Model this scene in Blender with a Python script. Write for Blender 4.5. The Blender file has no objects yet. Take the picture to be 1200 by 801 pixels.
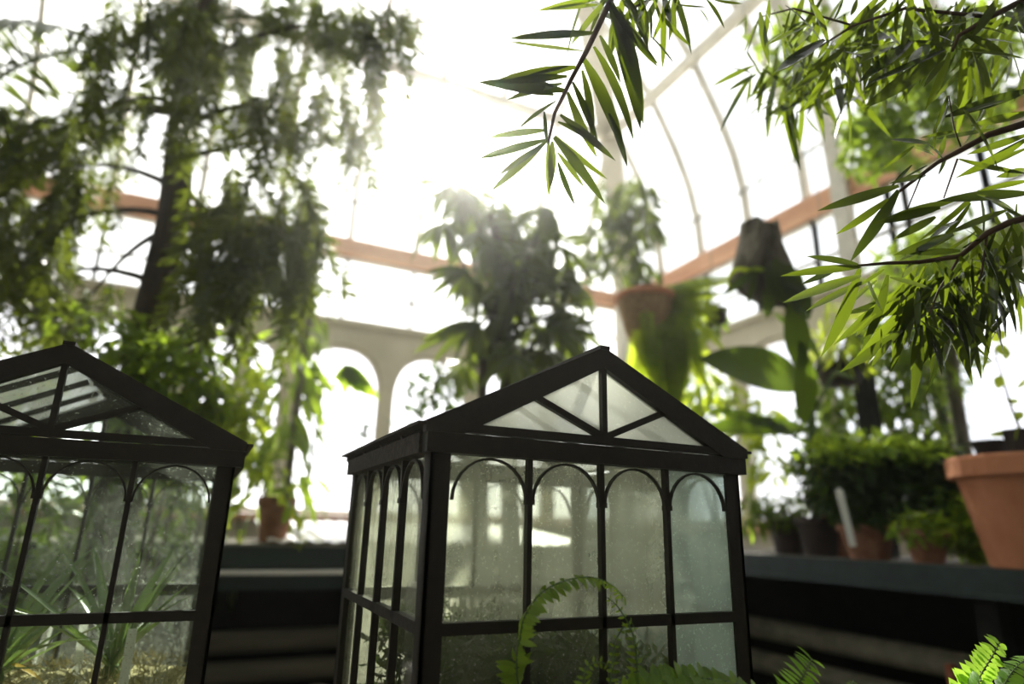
import bpy, math, random
import numpy as np
from mathutils import Vector, Matrix

S = bpy.context.scene
COL = S.collection
R = random.Random(7)
H = 0.94                                    # height of the camera above the floor
# ------------------------------------------------------------------ camera
FPX, PITCH, ROLL, YAW = 742.57, math.radians(16.332), math.radians(1.4176), math.radians(24.98)
_f = Vector((0, math.cos(PITCH), math.sin(PITCH)))
_u = Vector((0, -math.sin(PITCH), math.cos(PITCH)))
_r = Vector((1, 0, 0))
_r2 = _r*math.cos(ROLL) + _u*math.sin(ROLL)
_u2 = _u*math.cos(ROLL) - _r*math.sin(ROLL)
_rot = Matrix.Rotation(-YAW, 3, 'Z')
FW, RT, UP = _rot @ _f, _rot @ _r2, _rot @ _u2
CAM = Vector((0, 0, H))
cd = bpy.data.cameras.new('camera')
cd.sensor_width = 36.0
cd.lens = FPX/1200*36
cd.clip_start = 0.02
cd.dof.use_dof = True
cd.dof.focus_distance = 0.89
cd.dof.aperture_fstop = 1.7
cam = bpy.data.objects.new('camera', cd)
COL.objects.link(cam)
m = Matrix.Identity(4)
for i in range(3):
    m[i][0], m[i][1], m[i][2], m[i][3] = RT[i], UP[i], -FW[i], CAM[i]
cam.matrix_world = m
S.camera = cam


def ray(x, y):
    return FW + RT*((x-600)/FPX) - UP*((y-400.5)/FPX)


def at(x, y, d):
    """the place seen in direction (x, y), d metres in front of the camera"""
    return CAM + ray(x, y)*d


# ------------------------------------------------------------------ sky, sun, exposure
sd = ray(540, 110).normalized()             # towards the sun
W = bpy.data.worlds.new('world')
S.world = W
W.use_nodes = True
wn = W.node_tree.nodes
sky = wn.new('ShaderNodeTexSky')
sky.sky_type = 'NISHITA'
sky.sun_disc = False
sky.sun_elevation = math.asin(sd.z)
sky.sun_rotation = math.atan2(sd.x, sd.y)
sky.air_density = 1.0
sky.dust_density = 1.0
sky.ozone_density = 1.0
hsv = wn.new('ShaderNodeHueSaturation')
hsv.inputs['Saturation'].default_value = 0.25
W.node_tree.links.new(sky.outputs[0], hsv.inputs['Color'])
W.node_tree.links.new(hsv.outputs[0], wn['Background'].inputs[0])
wn['Background'].inputs[1].default_value = 0.2
sl = bpy.data.lights.new('sun', 'SUN')
sl.energy = 15.0
sl.angle = math.radians(1.2)
sl.color = (1.0, 0.95, 0.86)
so = bpy.data.objects.new('sun', sl)
COL.objects.link(so)
so.rotation_euler = (-sd).to_track_quat('-Z', 'Y').to_euler()
so.location = (0, 0, 8)
S.view_settings.view_transform = 'Standard'
S.view_settings.look = 'None'
S.view_settings.gamma = 1.0
S.view_settings.exposure = 0.5
S.cycles.transparent_max_bounces = 32
S.cycles.max_bounces = 10
S.cycles.use_denoising = True


# ------------------------------------------------------------------ materials
class NT:
    def __init__(s, name):
        s.m = bpy.data.materials.new(name)
        s.m.use_nodes = True
        s.t = s.m.node_tree
        s.t.nodes.clear()
        s.out = s.n('ShaderNodeOutputMaterial')

    def n(s, typ, **kw):
        o = s.t.nodes.new(typ)
        for k, v in kw.items():
            if hasattr(o, k):
                setattr(o, k, v)
        return o

    def l(s, a, b):
        s.t.links.new(a, b)

    def noise(s, scale, detail=4, rough=0.6, vec=None):
        o = s.n('ShaderNodeTexNoise')
        o.inputs['Scale'].default_value = scale
        o.inputs['Detail'].default_value = detail
        o.inputs['Roughness'].default_value = rough
        if vec is not None:
            s.l(vec, o.inputs['Vector'])
        return o.outputs['Fac']

    def coords(s, scale=(1, 1, 1)):
        c = s.n('ShaderNodeTexCoord')
        mp = s.n('ShaderNodeMapping')
        mp.inputs['Scale'].default_value = scale
        s.l(c.outputs['Object'], mp.inputs['Vector'])
        return mp.outputs[0]

    def ramp(s, fac, stops):
        o = s.n('ShaderNodeValToRGB')
        e = o.color_ramp.elements
        e[0].position, e[0].color = stops[0][0], (*stops[0][1], 1)
        e[1].position, e[1].color = stops[-1][0], (*stops[-1][1], 1)
        for p, c in stops[1:-1]:
            k = e.new(p)
            k.color = (*c, 1)
        s.l(fac, o.inputs[0])
        return o.outputs[0]

    def math(s, op, a, b=0.0, clamp=False):
        o = s.n('ShaderNodeMath', operation=op, use_clamp=clamp)
        for i, v in enumerate((a, b)):
            if isinstance(v, (int, float)):
                o.inputs[i].default_value = v
            else:
                s.l(v, o.inputs[i])
        return o.outputs[0]

    def mix(s, fac, a, b):
        o = s.n('ShaderNodeMixShader')
        if isinstance(fac, (int, float)):
            o.inputs[0].default_value = fac
        else:
            s.l(fac, o.inputs[0])
        s.l(a, o.inputs[1])
        s.l(b, o.inputs[2])
        return o.outputs[0]

    def end(s, sh):
        s.l(sh, s.out.inputs['Surface'])
        return s.m


def solid(name, c0, c1, scale=12, rough=0.7, stretch=(1, 1, 1), spec=0.3, metal=0.0, bump=0.0):
    t = NT(name)
    v = t.coords(stretch)
    f = t.noise(scale, 5, 0.65, v)
    p = t.n('ShaderNodeBsdfPrincipled')
    t.l(t.ramp(f, [(0.3, c0), (0.7, c1)]), p.inputs['Base Color'])
    p.inputs['Roughness'].default_value = rough
    p.inputs['Specular IOR Level'].default_value = spec
    p.inputs['Metallic'].default_value = metal
    if bump:
        b = t.n('ShaderNodeBump')
        b.inputs['Strength'].default_value = bump
        b.inputs['Distance'].default_value = 0.01
        t.l(f, b.inputs['Height'])
        t.l(b.outputs[0], p.inputs['Normal'])
    return t.end(p.outputs[0])


def leaf_mat(name, c0, c1, tr, fac=0.4, rough=0.4, spec=0.45, tr2=None):
    t = NT(name)
    oi = t.n('ShaderNodeObjectInfo')
    ge = t.n('ShaderNodeNewGeometry')
    r = t.math('FRACT', t.math('ADD', oi.outputs['Random'], ge.outputs['Random Per Island']))
    p = t.n('ShaderNodeBsdfPrincipled')
    t.l(t.ramp(r, [(0.0, c0), (1.0, c1)]), p.inputs['Base Color'])
    p.inputs['Roughness'].default_value = rough
    p.inputs['Specular IOR Level'].default_value = spec
    q = t.n('ShaderNodeBsdfTranslucent')
    t.l(t.ramp(r, [(0.0, tr), (1.0, tr2 or tuple(min(1, 1.3*k) for k in tr))]), q.inputs[0])
    return t.end(t.mix(fac, p.outputs[0], q.outputs[0]))


def glass(name, fac, var, tint, dirt, speck=0.5, streak=True, refl=0.06, diffuse=0.5, top=None):
    """pane of glass: clear part, and a film of grime or wet mist which scatters light"""
    t = NT(name)
    tr = t.n('ShaderNodeBsdfTransparent')
    tr.inputs[0].default_value = (*tint, 1)
    tl = t.n('ShaderNodeBsdfTranslucent')
    tl.inputs[0].default_value = (*dirt, 1)
    df = t.n('ShaderNodeBsdfDiffuse')
    df.inputs[0].default_value = (*dirt, 1)
    film = t.mix(diffuse, tl.outputs[0], df.outputs[0])
    v = t.coords((1, 1, 0.18) if streak else (1, 1, 1))
    v2 = t.coords((1, 1, 1))
    n1 = t.noise(22 if streak else 3, 4, 0.6, v)
    n2 = t.noise(260, 2, 0.7, v2)
    n3 = t.noise(9, 3, 0.6, v2)
    a = t.math('MULTIPLY', t.math('SUBTRACT', n1, 0.5), var*2)
    b = t.math('MULTIPLY', t.math('SUBTRACT', n3, 0.5), var*2)
    f = t.math('ADD', t.math('ADD', a, b), fac)
    if speck:
        sp = t.math('MULTIPLY', t.math('SUBTRACT', n2, 0.60, True), speck*6)
        vo = t.n('ShaderNodeTexVoronoi')
        vo.inputs['Scale'].default_value = 150
        t.l(v2, vo.inputs['Vector'])
        sep = t.n('ShaderNodeSeparateColor')
        t.l(vo.outputs['Color'], sep.inputs[0])
        dots = t.math('MULTIPLY', t.math('LESS_THAN', vo.outputs['Distance'], 0.13),
                      t.math('GREATER_THAN', sep.outputs[0], 0.85))
        f = t.math('ADD', f, t.math('ADD', sp, t.math('MULTIPLY', dots, speck*0.5)))
    f = t.math('MINIMUM', t.math('MAXIMUM', f, 0.02), 0.96)
    sh = t.mix(f, tr.outputs[0], film)
    if refl:
        g = t.n('ShaderNodeBsdfGlossy')
        g.inputs['Roughness'].default_value = 0.08
        fr = t.n('ShaderNodeFresnel')
        fr.inputs[0].default_value = 1.3
        sh = t.mix(t.math('MULTIPLY', fr.outputs[0], refl*10, True), sh, g.outputs[0])
    return t.end(sh)


M = {}
M['iron'] = solid('dark_painted_iron', (0.006, 0.0045, 0.003), (0.017, 0.012, 0.007), 60, 0.55, spec=0.4, bump=0.15)
M['iron_worn'] = solid('flaking_painted_iron', (0.010, 0.008, 0.006), (0.05, 0.04, 0.03), 110, 0.8, spec=0.3, bump=0.4)
M['wood_green'] = solid('dark_green_painted_wood', (0.004, 0.010, 0.009), (0.015, 0.034, 0.03), 18, 0.55, (0.15, 1, 1), 0.4)
M['wood_black'] = solid('blackened_wood', (0.006, 0.008, 0.007), (0.02, 0.02, 0.017), 18, 0.85, (0.15, 1, 1), 0.15)
M['wood_grey'] = solid('weathered_grey_wood', (0.16, 0.15, 0.11), (0.3, 0.28, 0.2), 14, 0.9, (0.12, 1, 1), 0.15, bump=0.2)
M['wood_beam'] = solid('pinkish_brown_wood', (0.42, 0.2, 0.11), (0.62, 0.36, 0.22), 6, 0.7, (0.3, 0.3, 1))
M['cream'] = solid('cream_painted_wood', (0.42, 0.38, 0.27), (0.55, 0.51, 0.38), 4, 0.7)
M['white_iron'] = solid('white_painted_iron', (0.42, 0.4, 0.33), (0.6, 0.57, 0.5), 10, 0.6)
M['grey_iron'] = solid('grey_iron_rod', (0.16, 0.15, 0.12), (0.25, 0.24, 0.2), 20, 0.6)
M['concrete'] = solid('damp_concrete', (0.025, 0.024, 0.02), (0.07, 0.066, 0.055), 5, 0.9)
M['plaster'] = solid('dark_low_fill_wall', (0.03, 0.03, 0.024), (0.07, 0.068, 0.055), 5, 0.9)  # kept dark so the unseen wall behind the camera returns little fill
M['terra'] = solid('terracotta', (0.36, 0.14, 0.065), (0.5, 0.22, 0.115), 9, 0.85, spec=0.2, bump=0.1)
M['terra_old'] = solid('aged_terracotta', (0.16, 0.07, 0.04), (0.36, 0.19, 0.12), 14, 0.9, spec=0.2, bump=0.1)
M['dark_pot'] = solid('dark_plastic_pot', (0.02, 0.014, 0.011), (0.05, 0.035, 0.028), 9, 0.7)
M['soil'] = solid('potting_soil', (0.02, 0.013, 0.008), (0.06, 0.04, 0.025), 60, 0.95, bump=0.6)
M['moss'] = solid('dry_moss', (0.22, 0.2, 0.08), (0.5, 0.43, 0.22), 70, 0.95, bump=0.8)
M['bark'] = solid('dark_bark', (0.012, 0.01, 0.007), (0.06, 0.05, 0.036), 22, 0.95, (1, 1, 0.2), 0.15, bump=0.6)
M['bark_grey'] = solid('lichened_bark', (0.05, 0.045, 0.03), (0.22, 0.2, 0.15), 18, 0.95, (1, 1, 0.4), 0.15, bump=0.7)
M['twig'] = solid('brown_twig', (0.035, 0.02, 0.012), (0.1, 0.065, 0.04), 40, 0.8)
M['stem_green'] = solid('green_stem', (0.05, 0.09, 0.02), (0.1, 0.16, 0.04), 40, 0.6)
M['coir'] = solid('coir_lining', (0.16, 0.1, 0.045), (0.34, 0.22, 0.1), 40, 0.95, bump=0.6)

M['white'] = leaf_mat('white_plastic', (0.7, 0.72, 0.68), (0.8, 0.81, 0.77), (0.85, 0.86, 0.8), 0.55, 0.5)
M['flower'] = leaf_mat('white_petal', (0.7, 0.7, 0.62), (0.85, 0.85, 0.8), (0.6, 0.6, 0.5), 0.4, 0.6)
M['poly'] = solid('corrugated_plastic_and_sunlit_ledge', (0.7, 0.67, 0.6), (0.85, 0.82, 0.76), 8, 0.35, spec=0.5)
M['gravel'] = solid('wet_gravel', (0.05, 0.045, 0.035), (0.2, 0.18, 0.14), 90, 0.8, bump=0.8)
M['sack'] = solid('pale_sacking', (0.2, 0.17, 0.12), (0.32, 0.28, 0.21), 20, 0.9)
M['ground'] = solid('pale_outdoor_ground', (0.5, 0.5, 0.48), (0.68, 0.68, 0.67), 1.5, 0.9)
M['rust'] = solid('rusty_iron', (0.2, 0.06, 0.03), (0.32, 0.11, 0.06), 30, 0.8)

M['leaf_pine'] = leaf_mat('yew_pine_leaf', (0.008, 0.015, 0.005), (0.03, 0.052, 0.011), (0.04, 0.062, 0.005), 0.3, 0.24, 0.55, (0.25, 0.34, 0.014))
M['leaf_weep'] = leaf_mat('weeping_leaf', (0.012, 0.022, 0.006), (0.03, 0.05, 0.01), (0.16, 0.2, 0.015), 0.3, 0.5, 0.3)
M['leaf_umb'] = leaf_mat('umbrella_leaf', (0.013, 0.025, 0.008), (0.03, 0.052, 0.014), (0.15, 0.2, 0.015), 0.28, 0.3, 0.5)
M['leaf_mid'] = leaf_mat('mid_green_leaf', (0.03, 0.06, 0.01), (0.07, 0.12, 0.02), (0.3, 0.42, 0.03), 0.4, 0.4, 0.4)
M['leaf_lime'] = leaf_mat('lime_leaf', (0.08, 0.13, 0.012), (0.13, 0.19, 0.025), (0.5, 0.6, 0.04), 0.5, 0.5, 0.3)
M['leaf_banana'] = leaf_mat('broad_leaf', (0.018, 0.036, 0.006), (0.03, 0.055, 0.01), (0.11, 0.17, 0.012), 0.4, 0.35, 0.45)
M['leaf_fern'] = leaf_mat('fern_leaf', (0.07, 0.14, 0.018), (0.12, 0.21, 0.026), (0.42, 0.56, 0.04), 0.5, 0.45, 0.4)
M['leaf_fern_bright'] = leaf_mat('fern_leaf_bright', (0.1, 0.24, 0.02), (0.15, 0.32, 0.04), (0.4, 0.65, 0.06), 0.5, 0.45, 0.4)
M['leaf_strap'] = leaf_mat('strap_leaf', (0.06, 0.11, 0.04), (0.14, 0.2, 0.08), (0.2, 0.3, 0.06), 0.3, 0.25, 0.6)
M['leaf_yellow'] = leaf_mat('yellowed_leaf', (0.5, 0.33, 0.04), (0.6, 0.4, 0.06), (0.5, 0.35, 0.05), 0.3, 0.4, 0.4)
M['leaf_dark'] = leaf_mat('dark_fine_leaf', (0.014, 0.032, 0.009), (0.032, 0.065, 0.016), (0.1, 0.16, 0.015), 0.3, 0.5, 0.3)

M['roof_glass'] = glass('shaded_roof_glass', 0.13, 0.05, (0.98, 0.99, 0.98), (0.9, 0.9, 0.87), 0, False, 0.03, 0.15)
M['frost_glass'] = glass('frosted_window_glass', 0.34, 0.06, (0.96, 0.97, 1.0), (0.86, 0.87, 0.93), 0, False, 0.03, 0.2)
M['case_clear'] = glass('case_glass_clear', 0.03, 0.06, (0.93, 0.96, 0.93), (0.66, 0.7, 0.6), 0.55, True, 0.08, 0.4)
M['case_misty'] = glass('case_glass_misty', 0.28, 0.12, (0.92, 0.94, 0.88), (0.86, 0.87, 0.74), 0.45, True, 0.05, 0.2)
M['case_wet'] = glass('case_glass_wet', 0.38, 0.14, (0.88, 0.93, 0.91), (0.76, 0.84, 0.78), 0.45, True, 0.05, 0.25)
M['case_speckled'] = glass('case_glass_speckled', 0.1, 0.07, (0.9, 0.92, 0.86), (0.6, 0.6, 0.5), 0.5, False, 0.05, 0.3)
M['case_film'] = glass('case_glass_film', 0.55, 0.1, (0.95, 0.96, 0.94), (0.88, 0.89, 0.84), 0.15, False, 0.04, 0.15)


# ------------------------------------------------------------------ mesh helpers
class MB:
    def __init__(s):
        s.v, s.f = [], []

    def add(s, vs, fs):
        o = len(s.v)
        s.v += [tuple(p) for p in vs]
        s.f += [tuple(i+o for i in q) for q in fs]
        return s

    def box(s, a, b):
        x0, y0, z0 = a
        x1, y1, z1 = b
        return s.add([(x0, y0, z0), (x1, y0, z0), (x1, y1, z0), (x0, y1, z0), (x0, y0, z1), (x1, y0, z1), (x1, y1, z1), (x0, y1, z1)],
                     [(0, 3, 2, 1), (4, 5, 6, 7), (0, 1, 5, 4), (1, 2, 6, 5), (2, 3, 7, 6), (3, 0, 4, 7)])

    def bar(s, p, q, w, h, up=(0, 0, 1)):
        p, q, up = Vector(p), Vector(q), Vector(up)
        d = (q-p).normalized()
        x = d.cross(up)
        if x.length < 1e-4:
            x = d.cross(Vector((1, 0, 0)))
        x.normalize()
        z = x.cross(d)
        c = [(-w/2, -h/2), (w/2, -h/2), (w/2, h/2), (-w/2, h/2)]
        vs = [p+x*a+z*b for a, b in c]+[q+x*a+z*b for a, b in c]
        return s.add(vs, [(3, 2, 1, 0), (4, 5, 6, 7), (0, 1, 5, 4), (1, 2, 6, 5), (2, 3, 7, 6), (3, 0, 4, 7)])

    def strip(s, pts, up, w, h):
        """a flat bar that follows pts; up[i] is its thickness direction"""
        n = len(pts)
        vs, fs = [], []
        for i in range(n):
            p = Vector(pts[i])
            d = (Vector(pts[min(i+1, n-1)])-Vector(pts[max(i-1, 0)])).normalized()
            z = Vector(up[i] if isinstance(up, list) else up)
            x = d.cross(z).normalized()
            z = x.cross(d).normalized()
            vs += [p+x*a+z*b for a, b in ((-w/2, -h/2), (w/2, -h/2), (w/2, h/2), (-w/2, h/2))]
        for i in range(n-1):
            for k in range(4):
                a, b = i*4+k, i*4+(k+1) % 4
                fs.append((a, b, b+4, a+4))
        fs += [(3, 2, 1, 0), tuple((n-1)*4+k for k in range(4))]
        return s.add(vs, fs)

    def tube(s, pts, rad, n=7):
        pts = [Vector(p) for p in pts]
        k = len(pts)
        if not isinstance(rad, (list, tuple)):
            rad = [rad]*k
        vs, fs = [], []
        ref = Vector((0.31, 0.17, 0.93))
        for i in range(k):
            d = (pts[min(i+1, k-1)]-pts[max(i-1, 0)]).normalized()
            x = d.cross(ref)
            if x.length < 0.05:
                x = d.cross(Vector((1, 0, 0)))
            x.normalize()
            y = d.cross(x)
            vs += [pts[i]+(x*math.cos(j*2*math.pi/n)+y*math.sin(j*2*math.pi/n))*rad[i] for j in range(n)]
        for i in range(k-1):
            for j in range(n):
                a, b = i*n+j, i*n+(j+1) % n
                fs.append((a, b, b+n, a+n))
        fs += [tuple(range(n-1, -1, -1)), tuple((k-1)*n+j for j in range(n))]
        return s.add(vs, fs)

    def lathe(s, prof, c, n=28, jit=0.0):
        c = Vector(c)
        vs, fs = [], []
        k = len(prof)
        for r, z in prof:
            for j in range(n):
                a = j*2*math.pi/n
                rr = r*(1+R.uniform(-jit, jit)) if jit else r
                vs.append(c+Vector((rr*math.cos(a), rr*math.sin(a), z)))
        for i in range(k-1):
            for j in range(n):
                a, b = i*n+j, i*n+(j+1) % n
                fs.append((a, b, b+n, a+n))
        fs += [tuple(range(n-1, -1, -1)), tuple((k-1)*n+j for j in range(n))]
        return s.add(vs, fs)

    def prism(s, poly, t):
        """polygon given as 3-D points, thickened along vector t"""
        n = len(poly)
        t = Vector(t)
        vs = [Vector(p) for p in poly]+[Vector(p)+t for p in poly]
        fs = [tuple(range(n-1, -1, -1)), tuple(range(n, 2*n))]+[(i, (i+1) % n, n+(i+1) % n, n+i) for i in range(n)]
        return s.add(vs, fs)

    def sheet(s, rows, t):
        """grid of points rows[i][j] thickened along t (closed)"""
        a, b = len(rows), len(rows[0])
        t = Vector(t)
        lo = [Vector(p) for r in rows for p in r]
        vs = lo+[p+t for p in lo]
        N = a*b
        fs = []
        for i in range(a-1):
            for j in range(b-1):
                q = (i*b+j, i*b+j+1, (i+1)*b+j+1, (i+1)*b+j)
                fs.append(q[::-1])
                fs.append(tuple(k+N for k in q))
        rim = [j for j in range(b)]+[i*b+b-1 for i in range(1, a)]+[(a-1)*b+j for j in range(b-2, -1, -1)]+[i*b for i in range(a-2, 0, -1)]
        for i in range(len(rim)):
            p, q = rim[i], rim[(i+1) % len(rim)]
            fs.append((p, q, q+N, p+N))
        return s.add(vs, fs)

    def mesh(s, name, mat, smooth=False, off=(0, 0, 0)):
        me = bpy.data.meshes.new(name)
        ox, oy, oz = off
        me.from_pydata([(a-ox, b-oy, c-oz) for a, b, c in s.v], [], s.f)
        if mat:
            me.materials.append(mat)
        if smooth:
            me.polygons.foreach_set('use_smooth', [True]*len(me.polygons))
        me.update()
        return me


ROOT = {}


def wloc(o):
    v = Vector((0, 0, 0))
    while o is not None:
        v = v+o.location
        o = o.parent
    return v


def thing(name, label, cat, loc=(0, 0, 0), group=None, rz=0.0):
    o = bpy.data.objects.new(name, None)
    COL.objects.link(o)
    o.empty_display_size = 0.05
    o.location = loc
    o.rotation_euler.z = rz
    o['label'], o['category'] = label, cat
    if group:
        o['group'] = group
    return o


def part(name, mb, mat, parent, smooth=False, local=False, kind=None, label=None):
    off = (0, 0, 0) if (local or parent is None) else wloc(parent)
    o = bpy.data.objects.new(name, mb.mesh(name, mat, smooth, off))
    COL.objects.link(o)
    o.parent = parent
    if kind:
        o['kind'] = kind
    if label:
        o['label'] = label
    return o


def struct(name, mb=None, mat=None, parent=None):
    if mb is None:
        o = bpy.data.objects.new(name, None)
        COL.objects.link(o)
    else:
        o = part(name, mb, mat, None)
    o.parent = parent
    o['kind'] = 'structure'
    return o


# ------------------------------------------------------------------ leaves
def leaf_shape(L=1.0, w=0.12, bend=0.15, fold=0.25, n=5, peak=0.4, tipw=0.0, side=0.0):
    """one blade along +Y with its face along +Z: midrib raised or sunk, width tapering to a tip"""
    vs, fs = [], []
    for i in range(n+1):
        t = i/n
        ww = w*0.5*(math.sin(math.pi*t**(math.log(0.5)/math.log(peak)))**0.75 if 0 < t < 1 else (0.3 if t == 0 else tipw))
        y = L*t
        z = -bend*L*t*t
        x = side*L*t*t
        vs += [(x-ww, y, z+fold*ww), (x, y, z), (x+ww, y, z+fold*ww)]
    for i in range(n):
        a = i*3
        fs += [(a, a+1, a+4, a+3), (a+1, a+2, a+5, a+4)]
    return vs, fs


def leaf_mesh(name, mat, **k):
    return MB().add(*leaf_shape(**k)).mesh(name, mat, True)


def frame(d, nrm):
    d = Vector(d).normalized()
    z = Vector(nrm)
    z = z-d*z.dot(d)
    if z.length < 1e-3:
        z = d.orthogonal()
    z.normalize()
    x = d.cross(z)
    return Matrix((x, d, z)).transposed()


def inst(me, name, parent, pos, d, nrm, scale=1.0, wide=1.0):
    """one leaf object with its base at pos, pointing along d, face along nrm"""
    o = bpy.data.objects.new(name, me)
    COL.objects.link(o)
    o.parent = parent
    mt = frame(d, nrm) @ Matrix.Diagonal((scale*wide, scale, scale))
    mt = mt.to_4x4()
    mt.translation = Vector(pos)-wloc(parent)
    o.matrix_local = mt
    return o


def scatter(name, shape, mat, parent, items, kind='stuff', smooth=True):
    """many small leaves joined into one mesh; items: (pos, dir, normal, scale)"""
    vs, fs = shape
    V = np.array(vs)
    F = np.array(fs)
    off = np.array(wloc(parent)) if parent else np.zeros(3)
    av, af = [], []
    for i, (p, d, nr, sc) in enumerate(items):
        m3 = np.array(frame(d, nr))
        av.append((V*sc) @ m3.T+np.array(p)-off)
        af.append(F+i*len(V))
    av, af = np.concatenate(av), np.concatenate(af)
    me = bpy.data.meshes.new(name)
    me.vertices.add(len(av))
    me.vertices.foreach_set('co', av.astype(np.float32).ravel())
    me.loops.add(af.size)
    me.loops.foreach_set('vertex_index', af.astype(np.int32).ravel())
    me.polygons.add(len(af))
    me.polygons.foreach_set('loop_start', np.arange(0, af.size, af.shape[1], dtype=np.int32))
    me.polygons.foreach_set('use_smooth', np.ones(len(af), dtype=bool))
    me.materials.append(mat)
    me.update(calc_edges=True)
    o = bpy.data.objects.new(name, me)
    COL.objects.link(o)
    o.parent = parent
    if kind:
        o['kind'] = kind
    return o


def grow(parent, name, items, cap=300):
    """the cap pieces that show largest become objects; the remainder is joined into one mesh"""
    items = sorted(items, key=lambda e: -e[4]/max(.3, (Vector(e[1])-CAM).dot(FW)))
    for e in items[:cap]:
        inst(e[0], name, parent, *e[1:])
    if len(items) > cap:
        off = wloc(parent)
        mb = MB()
        for me, p, d, nr, sc in items[cap:]:
            m3 = frame(d, nr)
            p = Vector(p)
            mb.add([m3 @ (v.co*sc)+p for v in me.vertices], [tuple(q.vertices) for q in me.polygons])
        part('foliage', mb, items[0][0].materials[0], parent, True, kind='stuff')


def rdir():
    while True:
        v = Vector((R.uniform(-1, 1), R.uniform(-1, 1), R.uniform(-1, 1)))
        if 0.1 < v.length < 1:
            return v.normalized()


def curve(p0, p1, p2, n=8):
    p0, p1, p2 = Vector(p0), Vector(p1), Vector(p2)
    return [p0*(1-t)**2+p1*2*t*(1-t)+p2*t*t for t in (i/n for i in range(n+1))]


Z3 = Vector((0, 0, 1))
# ------------------------------------------------------------------ the setting
XL, XR, YF, YB = -3.0, 3.3, -0.75, 4.6
ZS, ZA, ZC0, ZC1, ZB0, ZB1 = H+0.06, H+1.27, H+1.45, H+1.97, H+1.97, H+2.1     # sill, arch top, clerestory, beam

struct('floor', MB().box((XL-0.1, YF-0.1, -0.1), (XR+0.1, YB+0.1, 0.0)), M['concrete'])
struct('ground', MB().box((-40, -40, -0.2), (40, 60, -0.1)), M['ground'])
struct('wall_front', MB().box((XL-0.1, YF-0.2, 0), (XR+0.1, YF, H+2.1)), M['plaster'])  # unseen wall, set close behind the camera to block fill light
NWIN = [0]


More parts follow.
